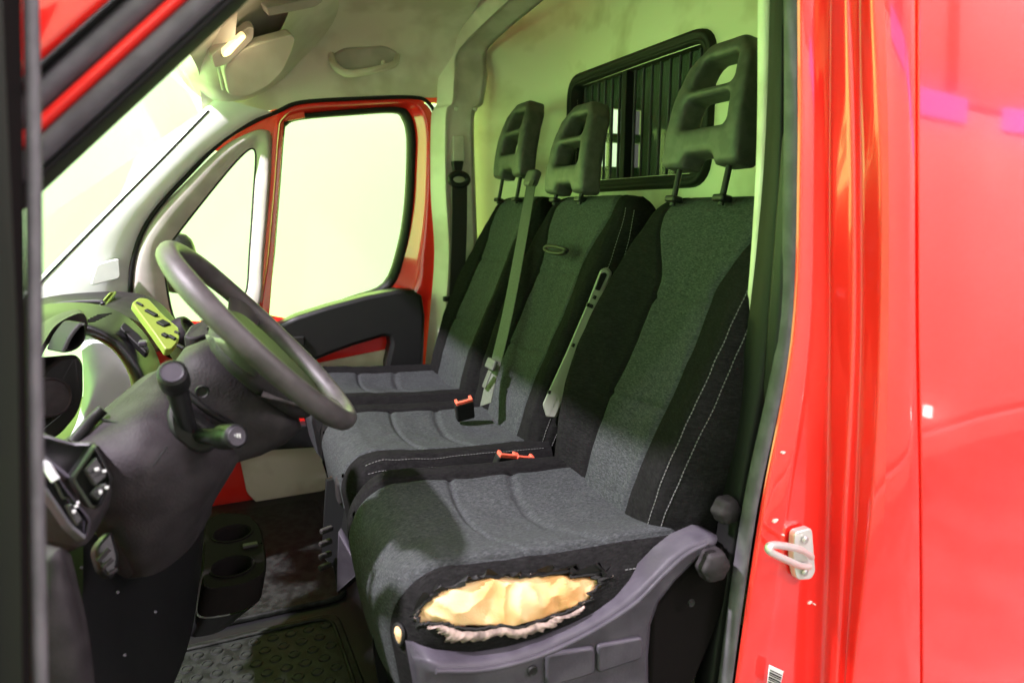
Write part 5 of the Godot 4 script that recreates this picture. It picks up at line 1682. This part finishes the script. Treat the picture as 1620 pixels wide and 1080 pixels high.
func build_seats() -> void:
	var hr := headrest_mesh(0.25)
	# driver's seat
	var t := thing("driver_seat", "driver's seat with torn cushion showing yellow foam, nearest the open door", "car seat", Vector3(0.5, -1.1, -1.08), "cloth cab seats")
	var bk := {"base": Vector3(0.672, -0.61, -1.10), "z": -1.10, "h": 0.703, "w_low": 0.225, "w_mid": 0.262, "w_top": 0.242, "bolster": 0.055, "ins_low": 0.46, "ins_mid": 0.42, "ins_top": 0.86, "seams": [0.34, 0.66], "stitch": [1.1, 1.32]}
	build_back(t, bk)
	var cu := {"x": 0.44, "y": -0.545, "z": -1.085, "w": 0.262, "l": 0.265, "r": 0.075, "rf": 0.10, "squash": 0.2, "bolster": 0.020, "ins": 0.80, "ins_near": 1.12, "seams": [-0.32, 0.30], "stitch": [1.5, 1.72], "stitch_from": -0.5, "stitch_to": -0.95}
	var c := build_cushion(t, cu, true)
	build_headrest(t, hr, Vector3(0.925, 0.085, -1.145), 0.05, "large headrest with two slots")
	tear_parts(c, cu)
	# lower front trim, height knobs and base of the driver's seat
	var g := Geo.new()
	var edge := PackedVector3Array([Vector3(0.197, -0.613, -0.800), Vector3(0.238, -0.632, -0.800), Vector3(0.295, -0.647, -0.800), Vector3(0.345, -0.651, -0.800), Vector3(0.396, -0.649, -0.800), Vector3(0.450, -0.641, -0.800), Vector3(0.495, -0.631, -0.800), Vector3(0.535, -0.617, -0.800), Vector3(0.570, -0.599, -0.800), Vector3(0.599, -0.579, -0.800), Vector3(0.625, -0.559, -0.800), Vector3(0.659, -0.541, -0.800), Vector3(0.703, -0.533, -0.800), Vector3(0.726, -0.540, -0.800), Vector3(0.717, -0.559, -0.800), Vector3(0.679, -0.573, -0.800), Vector3(0.640, -0.600, -0.800), Vector3(0.609, -0.631, -0.800), Vector3(0.596, -0.667, -0.800), Vector3(0.594, -0.724, -0.800), Vector3(0.604, -0.922, -0.800), Vector3(0.224, -0.823, -0.800)])
	g.plate(edge, Vector3(0, 0, -0.05), 0.012)
	put("base_trim", g, M["grey plastic"], t, "curved grey plastic trim under the torn cushion")
	g = Geo.new()
	g.plate(PackedVector3Array([Vector3(0.600, -0.643, -0.815), Vector3(0.651, -0.603, -0.815), Vector3(0.699, -0.574, -0.815), Vector3(0.752, -0.568, -0.815), Vector3(0.772, -0.650, -0.815), Vector3(0.738, -0.740, -0.815), Vector3(0.702, -0.817, -0.815), Vector3(0.700, -0.998, -0.815), Vector3(0.603, -0.961, -0.815)]), Vector3(0, 0, -0.03), 0.01)
	put("base_side", g, M["matt black"], t)
	for q in [[Vector3(0.399, -0.658, -0.793), Vector3(0.483, -0.669, -0.793), Vector3(0.484, -0.716, -0.793), Vector3(0.398, -0.716, -0.793)], [Vector3(0.487, -0.668, -0.793), Vector3(0.572, -0.676, -0.793), Vector3(0.574, -0.716, -0.793), Vector3(0.489, -0.718, -0.793)]]:
		g = Geo.new()
		g.plate(rounded(PackedVector3Array(q), 0.008, 3), Vector3(0, 0, -0.012), 0.004)
		put("trim_pocket", g, M["grey plastic"], t)
	g = Geo.new()
	g.lathe(PackedVector2Array([Vector2(0.0, 0.002), Vector2(0.005, 0.002), Vector2(0.007, 0.003), Vector2(0.0085, 0.0)]), Vector3(0.377, -0.681, -0.798), Vector3(0, 0, 1), 14)
	put("screw_hole", g, M["rubber"], t)
	g = Geo.new()
	g.lathe(PackedVector2Array([Vector2(0.0, 0.002), Vector2(0.004, 0.002), Vector2(0.006, 0.003), Vector2(0.007, 0.0)]), Vector3(0.668, -0.642, -0.798), Vector3(0, 0, 1), 14)
	put("screw_hole", g, M["rubber"], t)
	g = Geo.new()
	g.tube(curve(PackedVector3Array([Vector3(0.225, -0.630, -0.790), Vector3(0.291, -0.649, -0.790), Vector3(0.361, -0.654, -0.790), Vector3(0.434, -0.647, -0.790), Vector3(0.500, -0.629, -0.790), Vector3(0.557, -0.606, -0.790), Vector3(0.603, -0.573, -0.790), Vector3(0.645, -0.547, -0.790), Vector3(0.689, -0.536, -0.790)]), 4), 0.004, 8)
	put("trim_edge", g, M["grey plastic"], t)
	for q in [[Vector3(0.701, -0.576, -0.800), 0.027], [Vector3(0.749, -0.501, -0.830), 0.023]]:
		g = Geo.new()
		var rr := []
		for k in [[0.0, 1.0], [0.012, 1.0], [0.02, 0.94], [0.026, 0.8], [0.027, 0.0]]:
			var ring := PackedVector3Array()
			for j in 36:
				var a := TAU * j / 36
				var rad: float = q[1] * k[1] * (1.0 + 0.06 * cos(a * 6.0))
				ring.append(q[0] + Vector3(cos(a) * rad, sin(a) * rad, k[0]))
			rr.append(ring)
		g.rows(rr, true)
		put("adjuster_knob", g, M["dash plastic"], t)
	g = Geo.new()
	g.rbox(Vector3(0.48, -0.86, -1.09), Vector3(0.42, 0.34, 0.44), 0.03)
	put("seat_box", g, M["black plastic"], t)
	g = Geo.new()
	g.plate(rounded(PackedVector3Array([Vector3(0.185, -0.689, -1.047), Vector3(0.195, -0.707, -1.017), Vector3(0.205, -0.740, -0.994), Vector3(0.208, -0.805, -0.979), Vector3(0.187, -0.827, -1.016), Vector3(0.183, -0.758, -1.044)]), 0.01, 3), Vector3(0.02, 0, -0.01), 0.004)
	put("seat_rail", g, M["black plastic"], t)
	# two-seat bench
	var u := thing("bench_seat", "two place grey cloth passenger bench behind the driver's seat", "car seat", Vector3(0.5, -1.1, -1.85), "cloth cab seats")
	var mk := {"base": Vector3(0.672, -0.61, -1.645), "z": -1.645, "h": 0.715, "w_low": 0.235, "w_mid": 0.25, "w_top": 0.235, "bolster": 0.032, "ins_low": 0.60, "ins_mid": 0.60, "ins_top": 0.92, "seams": [0.34, 0.66], "stitch": [1.5, 1.8]}
	build_back(u, mk, "middle backrest")
	var fk := {"base": Vector3(0.672, -0.61, -2.125), "z": -2.125, "h": 0.72, "w_low": 0.225, "w_mid": 0.235, "w_top": 0.20, "bolster": 0.035, "ins_low": 0.68, "ins_mid": 0.66, "ins_top": 0.95, "seams": [0.34, 0.66], "stitch": []}
	build_back(u, fk, "far backrest beside the passenger door")
	var mc := {"x": 0.45, "y": -0.555, "z": -1.625, "w": 0.262, "l": 0.25, "r": 0.055, "rf": 0.085, "squash": 0.10, "bolster": 0.012, "ins": 0.80, "seams": [-0.30, 0.32], "stitch": [1.25, 1.5], "stitch_from": 1.3, "stitch_to": -0.95}
	build_cushion(u, mc, false, "middle seat cushion")
	var fc := {"x": 0.45, "y": -0.555, "z": -2.14, "w": 0.25, "l": 0.25, "r": 0.055, "rf": 0.085, "squash": 0.10, "bolster": 0.014, "ins": 0.74, "seams": [-0.30, 0.32], "stitch": []}
	build_cushion(u, fc, false, "far seat cushion")
	build_headrest(u, hr, Vector3(0.93, 0.044, -1.745), 0.003, "middle headrest, pushed down")
	build_headrest(u, hr, Vector3(0.93, 0.105, -2.165), 0.06, "far headrest, pulled up on its posts")
	g = Geo.new()
	g.rbox(Vector3(0.50, -0.88, -1.87), Vector3(0.36, 0.32, 0.86), 0.02)
	put("bench_frame", g, M["black plastic"], u)
	g = Geo.new()
	g.plate(PackedVector3Array([Vector3(0.181, -0.647, -1.580), Vector3(0.241, -0.620, -1.538), Vector3(0.231, -0.676, -1.463), Vector3(0.221, -0.777, -1.357), Vector3(0.165, -0.809, -1.330), Vector3(0.164, -0.772, -1.372), Vector3(0.149, -0.780, -1.454)]), Vector3(0.03, 0, -0.02), 0.005)
	put("bench_bracket", g, M["black plastic"], u)
	g = Geo.new()
	g.plate(PackedVector3Array([Vector3(0.178, -0.684, -1.363), Vector3(0.213, -0.757, -1.309), Vector3(0.161, -0.795, -1.312)]), Vector3(0.01, 0, -0.02), 0.003)
	put("bracket_gusset", g, M["grey plastic"], u)
	for q in [Vector3(0.157, -0.683, -1.383), Vector3(0.153, -0.710, -1.378), Vector3(0.150, -0.737, -1.374), Vector3(0.148, -0.761, -1.370)]:
		g = Geo.new()
		g.rbox(q, Vector3(0.03, 0.012, 0.012), 0.004, Basis(Vector3(0, 1, 0), 0.4))
		put("bracket_rung", g, M["dash plastic"], u)
	g = Geo.new()
	g.rbox(Vector3(0.212, -0.648, -1.500), Vector3(0.03, 0.06, 0.05), 0.01)
	put("bench_latch", g, M["dash plastic"], u)
	g = Geo.new()
	var tag := curve(PackedVector3Array([Vector3(0.836, -0.109, -1.706), Vector3(0.835, -0.102, -1.679), Vector3(0.833, -0.102, -1.609), Vector3(0.830, -0.108, -1.561), Vector3(0.828, -0.118, -1.600), Vector3(0.829, -0.117, -1.666), Vector3(0.835, -0.112, -1.703)]), 4)
	g.tube(tag, 0.006, 6)
	put("pull_loop", g, M["rubber"], u)
	# belts, buckles and the stiff buckle arm
	var b := thing("seat_belt", "pale belt webbing running down between the two passenger backrests", "seat belt", Vector3(0.870, 0.057, -1.898), "seat belts")
	g = Geo.new()
	var run := curve(PackedVector3Array([Vector3(0.910, 0.090, -1.953), Vector3(0.856, -0.019, -1.880), Vector3(0.792, -0.165, -1.802), Vector3(0.735, -0.304, -1.743), Vector3(0.686, -0.418, -1.701), Vector3(0.660, -0.469, -1.680), Vector3(0.622, -0.523, -1.627)]), 6)
	belt(g, run, 0.040, Vector3(-0.86, 0.34, 0.38))
	put("webbing", g, M["webbing"], b)
	g = Geo.new()
	g.rbox(Vector3(0.912, 0.094, -1.956), Vector3(0.03, 0.055, 0.066), 0.012, Basis(Vector3(0, 0, 1), -0.38))
	put("belt_guide", g, M["headrest skin"], b)
	g = Geo.new()
	g.rbox(Vector3(0.886, 0.077, -1.904), Vector3(0.004, 0.018, 0.034), 0.002, Basis(Vector3(0, 0, 1), -0.38))
	put("guide_slot", g, M["rubber"], b)
	g = Geo.new()
	g.rbox(Vector3(0.661, -0.426, -1.682), Vector3(0.012, 0.03, 0.058), 0.005, Basis(Vector3(0, 0, 1), -0.4))
	g.rbox(Vector3(0.641, -0.463, -1.664), Vector3(0.004, 0.05, 0.024), 0.002, Basis(Vector3(0, 0, 1), -0.4))
	put("belt_tongue", g, M["webbing"], b)
	b = thing("seat_belt", "black belt hanging from a ring on the pillar by the passenger door", "seat belt", Vector3(0.807, 0.091, -2.370), "seat belts")
	g = Geo.new()
	belt(g, curve(PackedVector3Array([Vector3(0.811, 0.087, -2.368), Vector3(0.805, -0.068, -2.360), Vector3(0.794, -0.231, -2.355), Vector3(0.786, -0.349, -2.352), Vector3(0.782, -0.542, -2.350), Vector3(0.781, -0.742, -2.350)]), 4), 0.062, Vector3(0.15, 0, 1))
	put("webbing", g, M["black webbing"], b)
	g = Geo.new()
	var oval := PackedVector3Array()
	var oc: Vector3 = Vector3(0.809, 0.105, -2.368)
	for i in 24:
		var a := TAU * i / 24
		oval.append(oc + Vector3(cos(a) * 0.034, sin(a) * 0.022, 0))
	g.tube(oval, 0.011, 8, true)
	put("belt_ring", g, M["black plastic"], b)
	g = Geo.new()
	g.plate(rounded(PackedVector3Array([Vector3(0.786, 0.171, -2.370), Vector3(0.830, 0.172, -2.370), Vector3(0.824, 0.141, -2.370), Vector3(0.814, 0.125, -2.370), Vector3(0.800, 0.125, -2.370), Vector3(0.790, 0.140, -2.370)]), 0.006, 3), Vector3(0, 0, -0.02), 0.003)
	put("anchor_cover", g, M["black plastic"], b)
	g = Geo.new()
	g.rbox(Vector3(0.769, -0.328, -2.345), Vector3(0.075, 0.02, 0.02), 0.006)
	put("belt_stop", g, M["black plastic"], b)
	g = Geo.new()
	g.rbox(Vector3(0.766, -0.365, -2.340), Vector3(0.03, 0.05, 0.005), 0.002)
	put("belt_tongue", g, M["steel"], b)
	b = thing("belt_stalk", "long pale green-lit strip with a slotted end leaning between driver's seat and bench", "belt buckle", Vector3(0.704, -0.487, -1.400))
	g = Geo.new()
	g.plate(rounded(PackedVector3Array([Vector3(0.846, -0.140, -1.385), Vector3(0.828, -0.143, -1.385), Vector3(0.795, -0.221, -1.385), Vector3(0.739, -0.345, -1.390), Vector3(0.683, -0.468, -1.400), Vector3(0.694, -0.502, -1.400), Vector3(0.722, -0.508, -1.400), Vector3(0.757, -0.397, -1.390), Vector3(0.814, -0.256, -1.385), Vector3(0.859, -0.153, -1.385)]), 0.006, 3), Vector3(0.01, 0, -0.012), 0.003)
	put("strip", g, M["stalk plastic"], b)
	g = Geo.new()
	g.plate(rounded(PackedVector3Array([Vector3(0.838, -0.150, -1.380), Vector3(0.827, -0.153, -1.380), Vector3(0.813, -0.190, -1.380), Vector3(0.825, -0.194, -1.380), Vector3(0.845, -0.155, -1.380)]), 0.003, 3), Vector3(0, 0, -0.006), 0.0006)
	put("slot", g, M["rubber"], b)
	for q in [Vector3(0.811, -0.209, -1.380), Vector3(0.802, -0.230, -1.380), Vector3(0.793, -0.226, -1.380), Vector3(0.755, -0.322, -1.380), Vector3(0.692, -0.432, -1.380)]:
		g = Geo.new()
		g.rbox(q, Vector3(0.007, 0.009, 0.006), 0.001, Basis(Vector3(0, 0, 1), -0.4))
		put("peg_hole", g, M["rubber"], b)
	buckle("black buckle with a red button on the far bench cushion", Vector3(0.577, -0.545, -1.672), Vector3(-0.2, 1, 0.35), 0.062)
	buckle("black buckle with a red button, left of the pair beside the driver's cushion", Vector3(0.556, -0.594, -1.350), Vector3(0.28, 1, 0.25), 0.075)
	buckle("black buckle with a red button, right of the pair beside the driver's cushion", Vector3(0.599, -0.606, -1.350), Vector3(0.28, 1, 0.25), 0.075)
	b = thing("buckle_strap", "short pale strap end at the foot of the driver's backrest", "seat belt", Vector3(0.700, -0.636, -1.320))
	g = Geo.new()
	belt(g, PackedVector3Array([Vector3(0.687, -0.651, -1.315), Vector3(0.705, -0.629, -1.320), Vector3(0.728, -0.607, -1.325)]), 0.014, Vector3(-0.3, 0.5, 1))
	put("webbing", g, M["steel"], b)

func belt(g: Geo, line: PackedVector3Array, wide: float, out: Vector3) -> void:
	g.sweep(line, PackedVector2Array([Vector2(-wide / 2, -0.0008), Vector2(wide / 2, -0.0008), Vector2(wide / 2, 0.0008), Vector2(-wide / 2, 0.0008)]), out, false, true)

func buckle(label: String, at: Vector3, up: Vector3, tall: float) -> void:
	var b := thing("belt_buckle", label, "belt buckle", at, "belt buckles")
	var y := up.normalized()
	var x := Vector3(1, 0, 0)
	x = (x - y * x.dot(y)).normalized()
	var bs := Basis(x, y, x.cross(y))
	var g := Geo.new()
	g.rbox(at, Vector3(0.052, tall, 0.024), 0.006, bs)
	put("body", g, M["rubber"], b)
	g = Geo.new()
	for s in [-1.0, 1.0]:
		g.rbox(at + bs * Vector3(s * 0.02, tall / 2 + 0.001, 0), Vector3(0.008, 0.01, 0.02), 0.002, bs)
	g.rbox(at + bs * Vector3(0, tall / 2 + 0.001, 0.007), Vector3(0.046, 0.011, 0.007), 0.002, bs)
	put("button", g, M["red button"], b)

func tear_parts(c: Node3D, s: Dictionary) -> void:
	var tc := Vector2(1.56, 0.64)
	var fo := func(a: float, rho: float) -> Vector3:
		var q := tc.lerp(tear_edge(a, tc, 0.0), rho * 1.2)
		var p := cushion_point(q.x, q.y, s)
		var e := 0.01
		var nn: Vector3 = (cushion_point(q.x + e, q.y, s) - cushion_point(q.x - e, q.y, s)).cross(cushion_point(q.x, q.y + e, s) - cushion_point(q.x, q.y - e, s)).normalized()
		if nn.y + nn.z < 0:
			nn = -nn
		var n1 := absf(speck.get_noise_2d(p.x * 11.0 + 3.0, (p.z - p.y) * 9.0))
		var n2 := absf(speck.get_noise_2d(p.x * 17.0 - (p.z - p.y) * 8.0, (p.z - p.y) * 13.0 + p.x * 5.0))
		var lift := 0.014 * (1.0 - rho * rho) - 0.005 + 0.006 * speck.get_noise_2d(p.x * 14.0, (p.z - p.y) * 9.0) - 0.007 * n2 - 0.014 * smoothstep(0.78, 1.0, rho)
		return p + nn * lift
	var g := Geo.new()
	g.surf(fo, steps(0, TAU, 140), [0.002] + steps(0.04, 1.0, 34))
	put("exposed_foam", g, M["foam"], c, "crumpled yellow foam in the torn cushion")
	g = Geo.new()
	var line := PackedVector3Array()
	for i in 160:
		var a := TAU * i / 160
		var q := tear_edge(a, tc)
		var q2 := tc.lerp(q, 0.985 + 0.06 * speck.get_noise_1d(i * 0.83))
		line.append(cushion_point(q2.x, q2.y, s) + Vector3(0, 0.0012, 0.0012))
	g.tube(line, 0.0024, 6, true)
	put("torn_hem", g, M["rubber"], c)
	g = Geo.new()
	var flap := func(a: float, k: float) -> Vector3:
		var wide := sin(clampf((a - 1.9) / 2.6, 0, 1) * PI)
		var q := tear_edge(a, tc).lerp(tc, -0.05 + k * 0.30 * wide * (0.8 + 0.7 * speck.get_noise_1d(a * 9.0 + 40.0) + 0.3 * speck.get_noise_1d(a * 31.0)))
		return cushion_point(q.x, q.y, s) + Vector3(0, 0.004 + 0.010 * k * (1.0 + speck.get_noise_1d(a * 6.0)), 0.003)
	g.surf(flap, steps(1.9, 4.5, 90), steps(0, 1, 5))
	put("torn_flap", g, M["rubber"], c)
	# pale lining that peels along the lower lip
	g = Geo.new()
	var lip := func(a: float, k: float) -> Vector3:
		var wide := sin(clampf((a + 0.9) / 1.9, 0, 1) * PI)
		var q := tear_edge(a, tc).lerp(tc, -0.02 - k * 0.5 * wide * (0.75 + 0.3 * speck.get_noise_1d(a * 14.0)))
		return cushion_point(q.x, q.y, s) + Vector3(0, 0.001, 0.003 + 0.004 * sin(k * PI))
	g.surf(lip, steps(-0.9, 1.0, 60), steps(0, 1, 6))
	put("peeling_lining", g, M["lining"], c)
	g = Geo.new()
	var t2 := []
	for i in 24:
		var a := TAU * i / 24
		t2.append(Vector2(1.45 + 0.13 * cos(a), 1.85 + 0.09 * sin(a)))
	var ring := PackedVector3Array()
	var ring2 := PackedVector3Array()
	var mid := cushion_point(1.45, 1.85, s)
	for q in t2:
		var p := cushion_point(q.x, q.y, s)
		ring.append(p + Vector3(-0.003, 0.002, 0.003))
		ring2.append(mid.lerp(p, 0.5) + Vector3(-0.006, 0.004, 0.006))
	var ring3 := PackedVector3Array()
	for q in t2:
		ring3.append(mid + Vector3(-0.007, 0.005, 0.007))
	g.rows([ring, ring2, ring3], true)
	put("exposed_foam", g, M["foam"], c, "small second patch of foam at the front corner")
	g = Geo.new()
	g.tube(ring, 0.003, 6, true)
	put("torn_hem", g, M["rubber"], c)
	# frayed threads round the tear
	var rng := RandomNumberGenerator.new()
	rng.seed = 77
	g = Geo.new()
	for i in 12:
		var a := rng.randf() * TAU
		var q := tear_edge(a, tc)
		var p := cushion_point(q.x, q.y, s)
		var d := Vector3(rng.randf_range(-1, 1), rng.randf_range(-0.3, 0.9), rng.randf_range(-0.2, 1)).normalized() * rng.randf_range(0.004, 0.010)
		g.tube(PackedVector3Array([p, p + d * 0.5 + Vector3(0, 0.002, 0.002), p + d]), 0.0006, 4)
	put("frayed_threads", g, M["lining"], c).set_meta("kind", "stuff")
	g = Geo.new()
	belt(g, curve(PackedVector3Array([Vector3(0.226, -0.598, -0.916), Vector3(0.219, -0.624, -0.902), Vector3(0.210, -0.667, -0.897), Vector3(0.203, -0.724, -0.888)]), 4), 0.018, Vector3(-0.6, 0.0, 0.8))
	put("hanging_strap", g, M["black webbing"], c)

func build_floor() -> void:
	var t := thing("cab_floor", "dark scuffed cab floor lining", "floor lining", Vector3(0.2, -1.08, -1.7))
	var g := Geo.new()
	g.rbox(Vector3(0.3, -1.06, -1.65), Vector3(1.7, 0.03, 1.75), 0.01)
	put("lining", g, M["black plastic"], t)
	var m := thing("floor_mat", "black rubber floor mat with raised round studs before the driver's seat", "floor mat", Vector3(0.0, -1.045, -1.3))
	g = Geo.new()
	g.plate(rounded(PackedVector3Array([Vector3(-0.35, -1.03, -1.62), Vector3(0.20, -1.03, -1.62), Vector3(0.23, -1.03, -0.95), Vector3(-0.35, -1.03, -0.95)]), 0.05, 5), Vector3(0, -0.012, 0), 0.005)
	put("mat_sheet", g, M["floor mat"], m)
	g = Geo.new()
	g.tube(rounded(PackedVector3Array([Vector3(-0.33, -1.028, -1.595), Vector3(0.18, -1.028, -1.595), Vector3(0.205, -1.028, -0.97), Vector3(-0.33, -1.028, -0.97)]), 0.05, 5), 0.005, 6, true)
	put("mat_rim", g, M["floor mat"], m)
	var stud := Geo.new()
	stud.lathe(PackedVector2Array([Vector2(0.0, 0.001), Vector2(0.009, 0.001), Vector2(0.010, 0.003), Vector2(0.0125, 0.003), Vector2(0.0145, 0.0)]), Vector3.ZERO, Vector3.UP, 14)
	var sm := stud.mesh(Vector3.ZERO)
	for i in 12:
		for j in 14:
			var p := Vector3(-0.30 + i * 0.042 + (0.021 if j % 2 else 0.0), -1.030, -1.565 + j * 0.042)
			if p.x > 0.17 or p.z > -1.0:
				continue
			var o := MeshInstance3D.new()
			o.name = "stud"
			o.mesh = sm
			o.material_override = M["floor mat"]
			m.add_child(o, true)
			o.position = p - m.position
	m = thing("floor_mat", "black rubber floor mat in the passenger footwell beyond the cup holder", "floor mat", Vector3(0.0, -1.045, -2.0))
	g = Geo.new()
	g.plate(rounded(PackedVector3Array([Vector3(-0.35, -1.03, -2.36), Vector3(0.24, -1.03, -2.36), Vector3(0.24, -1.03, -1.68), Vector3(-0.35, -1.03, -1.68)]), 0.05, 5), Vector3(0, -0.012, 0), 0.005)
	put("mat_sheet", g, M["floor mat"], m)
	g = Geo.new()
	g.rbox(Vector3(-0.45, -0.85, -1.65), Vector3(0.1, 0.5, 1.7), 0.03)
	put("toe_board", g, M["black plastic"], t)
	# cup holder tray
	var c := thing("cup_holder", "dark double cup holder tray low beside the dashboard", "cup holder", Vector3(-0.026, -0.740, -1.450))
	g = Geo.new()
	var top := rounded(PackedVector3Array([Vector3(-0.091, -0.720, -1.298), Vector3(-0.094, -0.720, -1.614), Vector3(-0.062, -0.720, -1.654), Vector3(0.008, -0.720, -1.617), Vector3(0.029, -0.720, -1.527), Vector3(0.032, -0.720, -1.387), Vector3(0.026, -0.720, -1.314), Vector3(-0.016, -0.720, -1.289)]), 0.03, 4)
	var rim := PackedVector3Array()
	var wall := PackedVector3Array()
	for p in top:
		rim.append(p + Vector3(0, -0.004, 0))
		wall.append(p + Vector3(-0.012, -0.05, 0.01))
	var split: Vector3 = (Vector3(-0.035, -0.720, -1.374) + Vector3(-0.033, -0.720, -1.527)) * 0.5
	var inside := shrink(top, 0.004, Vector3.UP)
	g.rows([wall, rim, inside], true)
	for i in 2:   # the top sheet, open over each well
		var q: Vector3 = [Vector3(-0.035, -0.720, -1.374), Vector3(-0.033, -0.720, -1.527)][i]
		var ring0 := PackedVector3Array()
		var ring1 := PackedVector3Array()
		for k in 73:
			var d := Vector3(cos(TAU * k / 72), 0, sin(TAU * k / 72))
			var far := 1.0
			for j in inside.size():
				var a := inside[j] - q
				var e := inside[(j + 1) % inside.size()] - inside[j]
				var den := d.x * e.z - d.z * e.x
				if absf(den) > 1e-7:
					var tt := (a.x * e.z - a.z * e.x) / den
					var uu := (a.x * d.z - a.z * d.x) / den
					if tt > 0 and uu >= 0.0 and uu <= 1.0:
						far = minf(far, tt)
			if d.z * (1.0 if q.z > split.z else -1.0) < 0:
				far = minf(far, (split.z - q.z) / d.z)
			ring0.append(q + d * maxf(far, 0.0425))
			ring1.append(q + d * 0.042)
		g.rows([ring0, ring1])
	put("tray", g, M["matt black"], c)
	for i in 2:
		var q: Vector3 = [Vector3(-0.035, -0.719, -1.371), Vector3(-0.033, -0.719, -1.524)][i]
		g = Geo.new()
		g.lathe(PackedVector2Array([Vector2(0.0445, -0.001), Vector2(0.0445, 0.002), Vector2(0.041, 0.002), Vector2(0.039, -0.004), Vector2(0.036, -0.045), Vector2(0.0, -0.045)]), q, Vector3.UP, 28)
		put("cup_well", g, M["matt black"], c)
	g = Geo.new()
	g.rbox(Vector3(0.002, -0.716, -1.444), Vector3(0.03, 0.006, 0.016), 0.002)
	put("cup_tab", g, M["dash plastic"], c)
	g = Geo.new()
	var low := PackedVector3Array()
	var low2 := PackedVector3Array()
	var cen := Vector3.ZERO
	for p in top:
		cen += p / top.size()
	for p in top:
		low.append(p + Vector3(-0.014, -0.052, 0.012))
		low2.append(cen + (p - cen) * 0.62 + Vector3(-0.06, -0.12, 0.02))
	g.rows([low2, low], true)
	put("pedestal", g, M["black plastic"], c)

func build_near_things() -> void:
	var t := thing("driver_door", "dark blurred edge of the open driver's door at the left", "door", Vector3(-0.15, -1.0, -0.55))
	var a: Vector3 = Vector3(-0.151, -0.098, -0.599)
	a.y = 0
	var z0 := a.z
	var g := Geo.new()
	var tilt := Vector3(0.012, 0, 0)
	g.plate(PackedVector3Array([Vector3(-0.164, 0.182, -0.666), Vector3(-0.119, 0.182, -0.646), Vector3(-0.138, -0.098, -0.593), Vector3(-0.157, -0.383, -0.539), Vector3(-0.209, -0.383, -0.562)]), Vector3(-0.04, 0, -0.05), 0.01)
	put("door_frame", g, M["matt black"], t)
	g = Geo.new()
	g.tube(curve(PackedVector3Array([Vector3(-0.120, 0.186, -0.659), Vector3(-0.131, 0.014, -0.626), Vector3(-0.143, -0.148, -0.596), Vector3(-0.158, -0.390, -0.549)]), 5), 0.0055, 8)
	put("door_seal", g, M["seal rubber"], t)
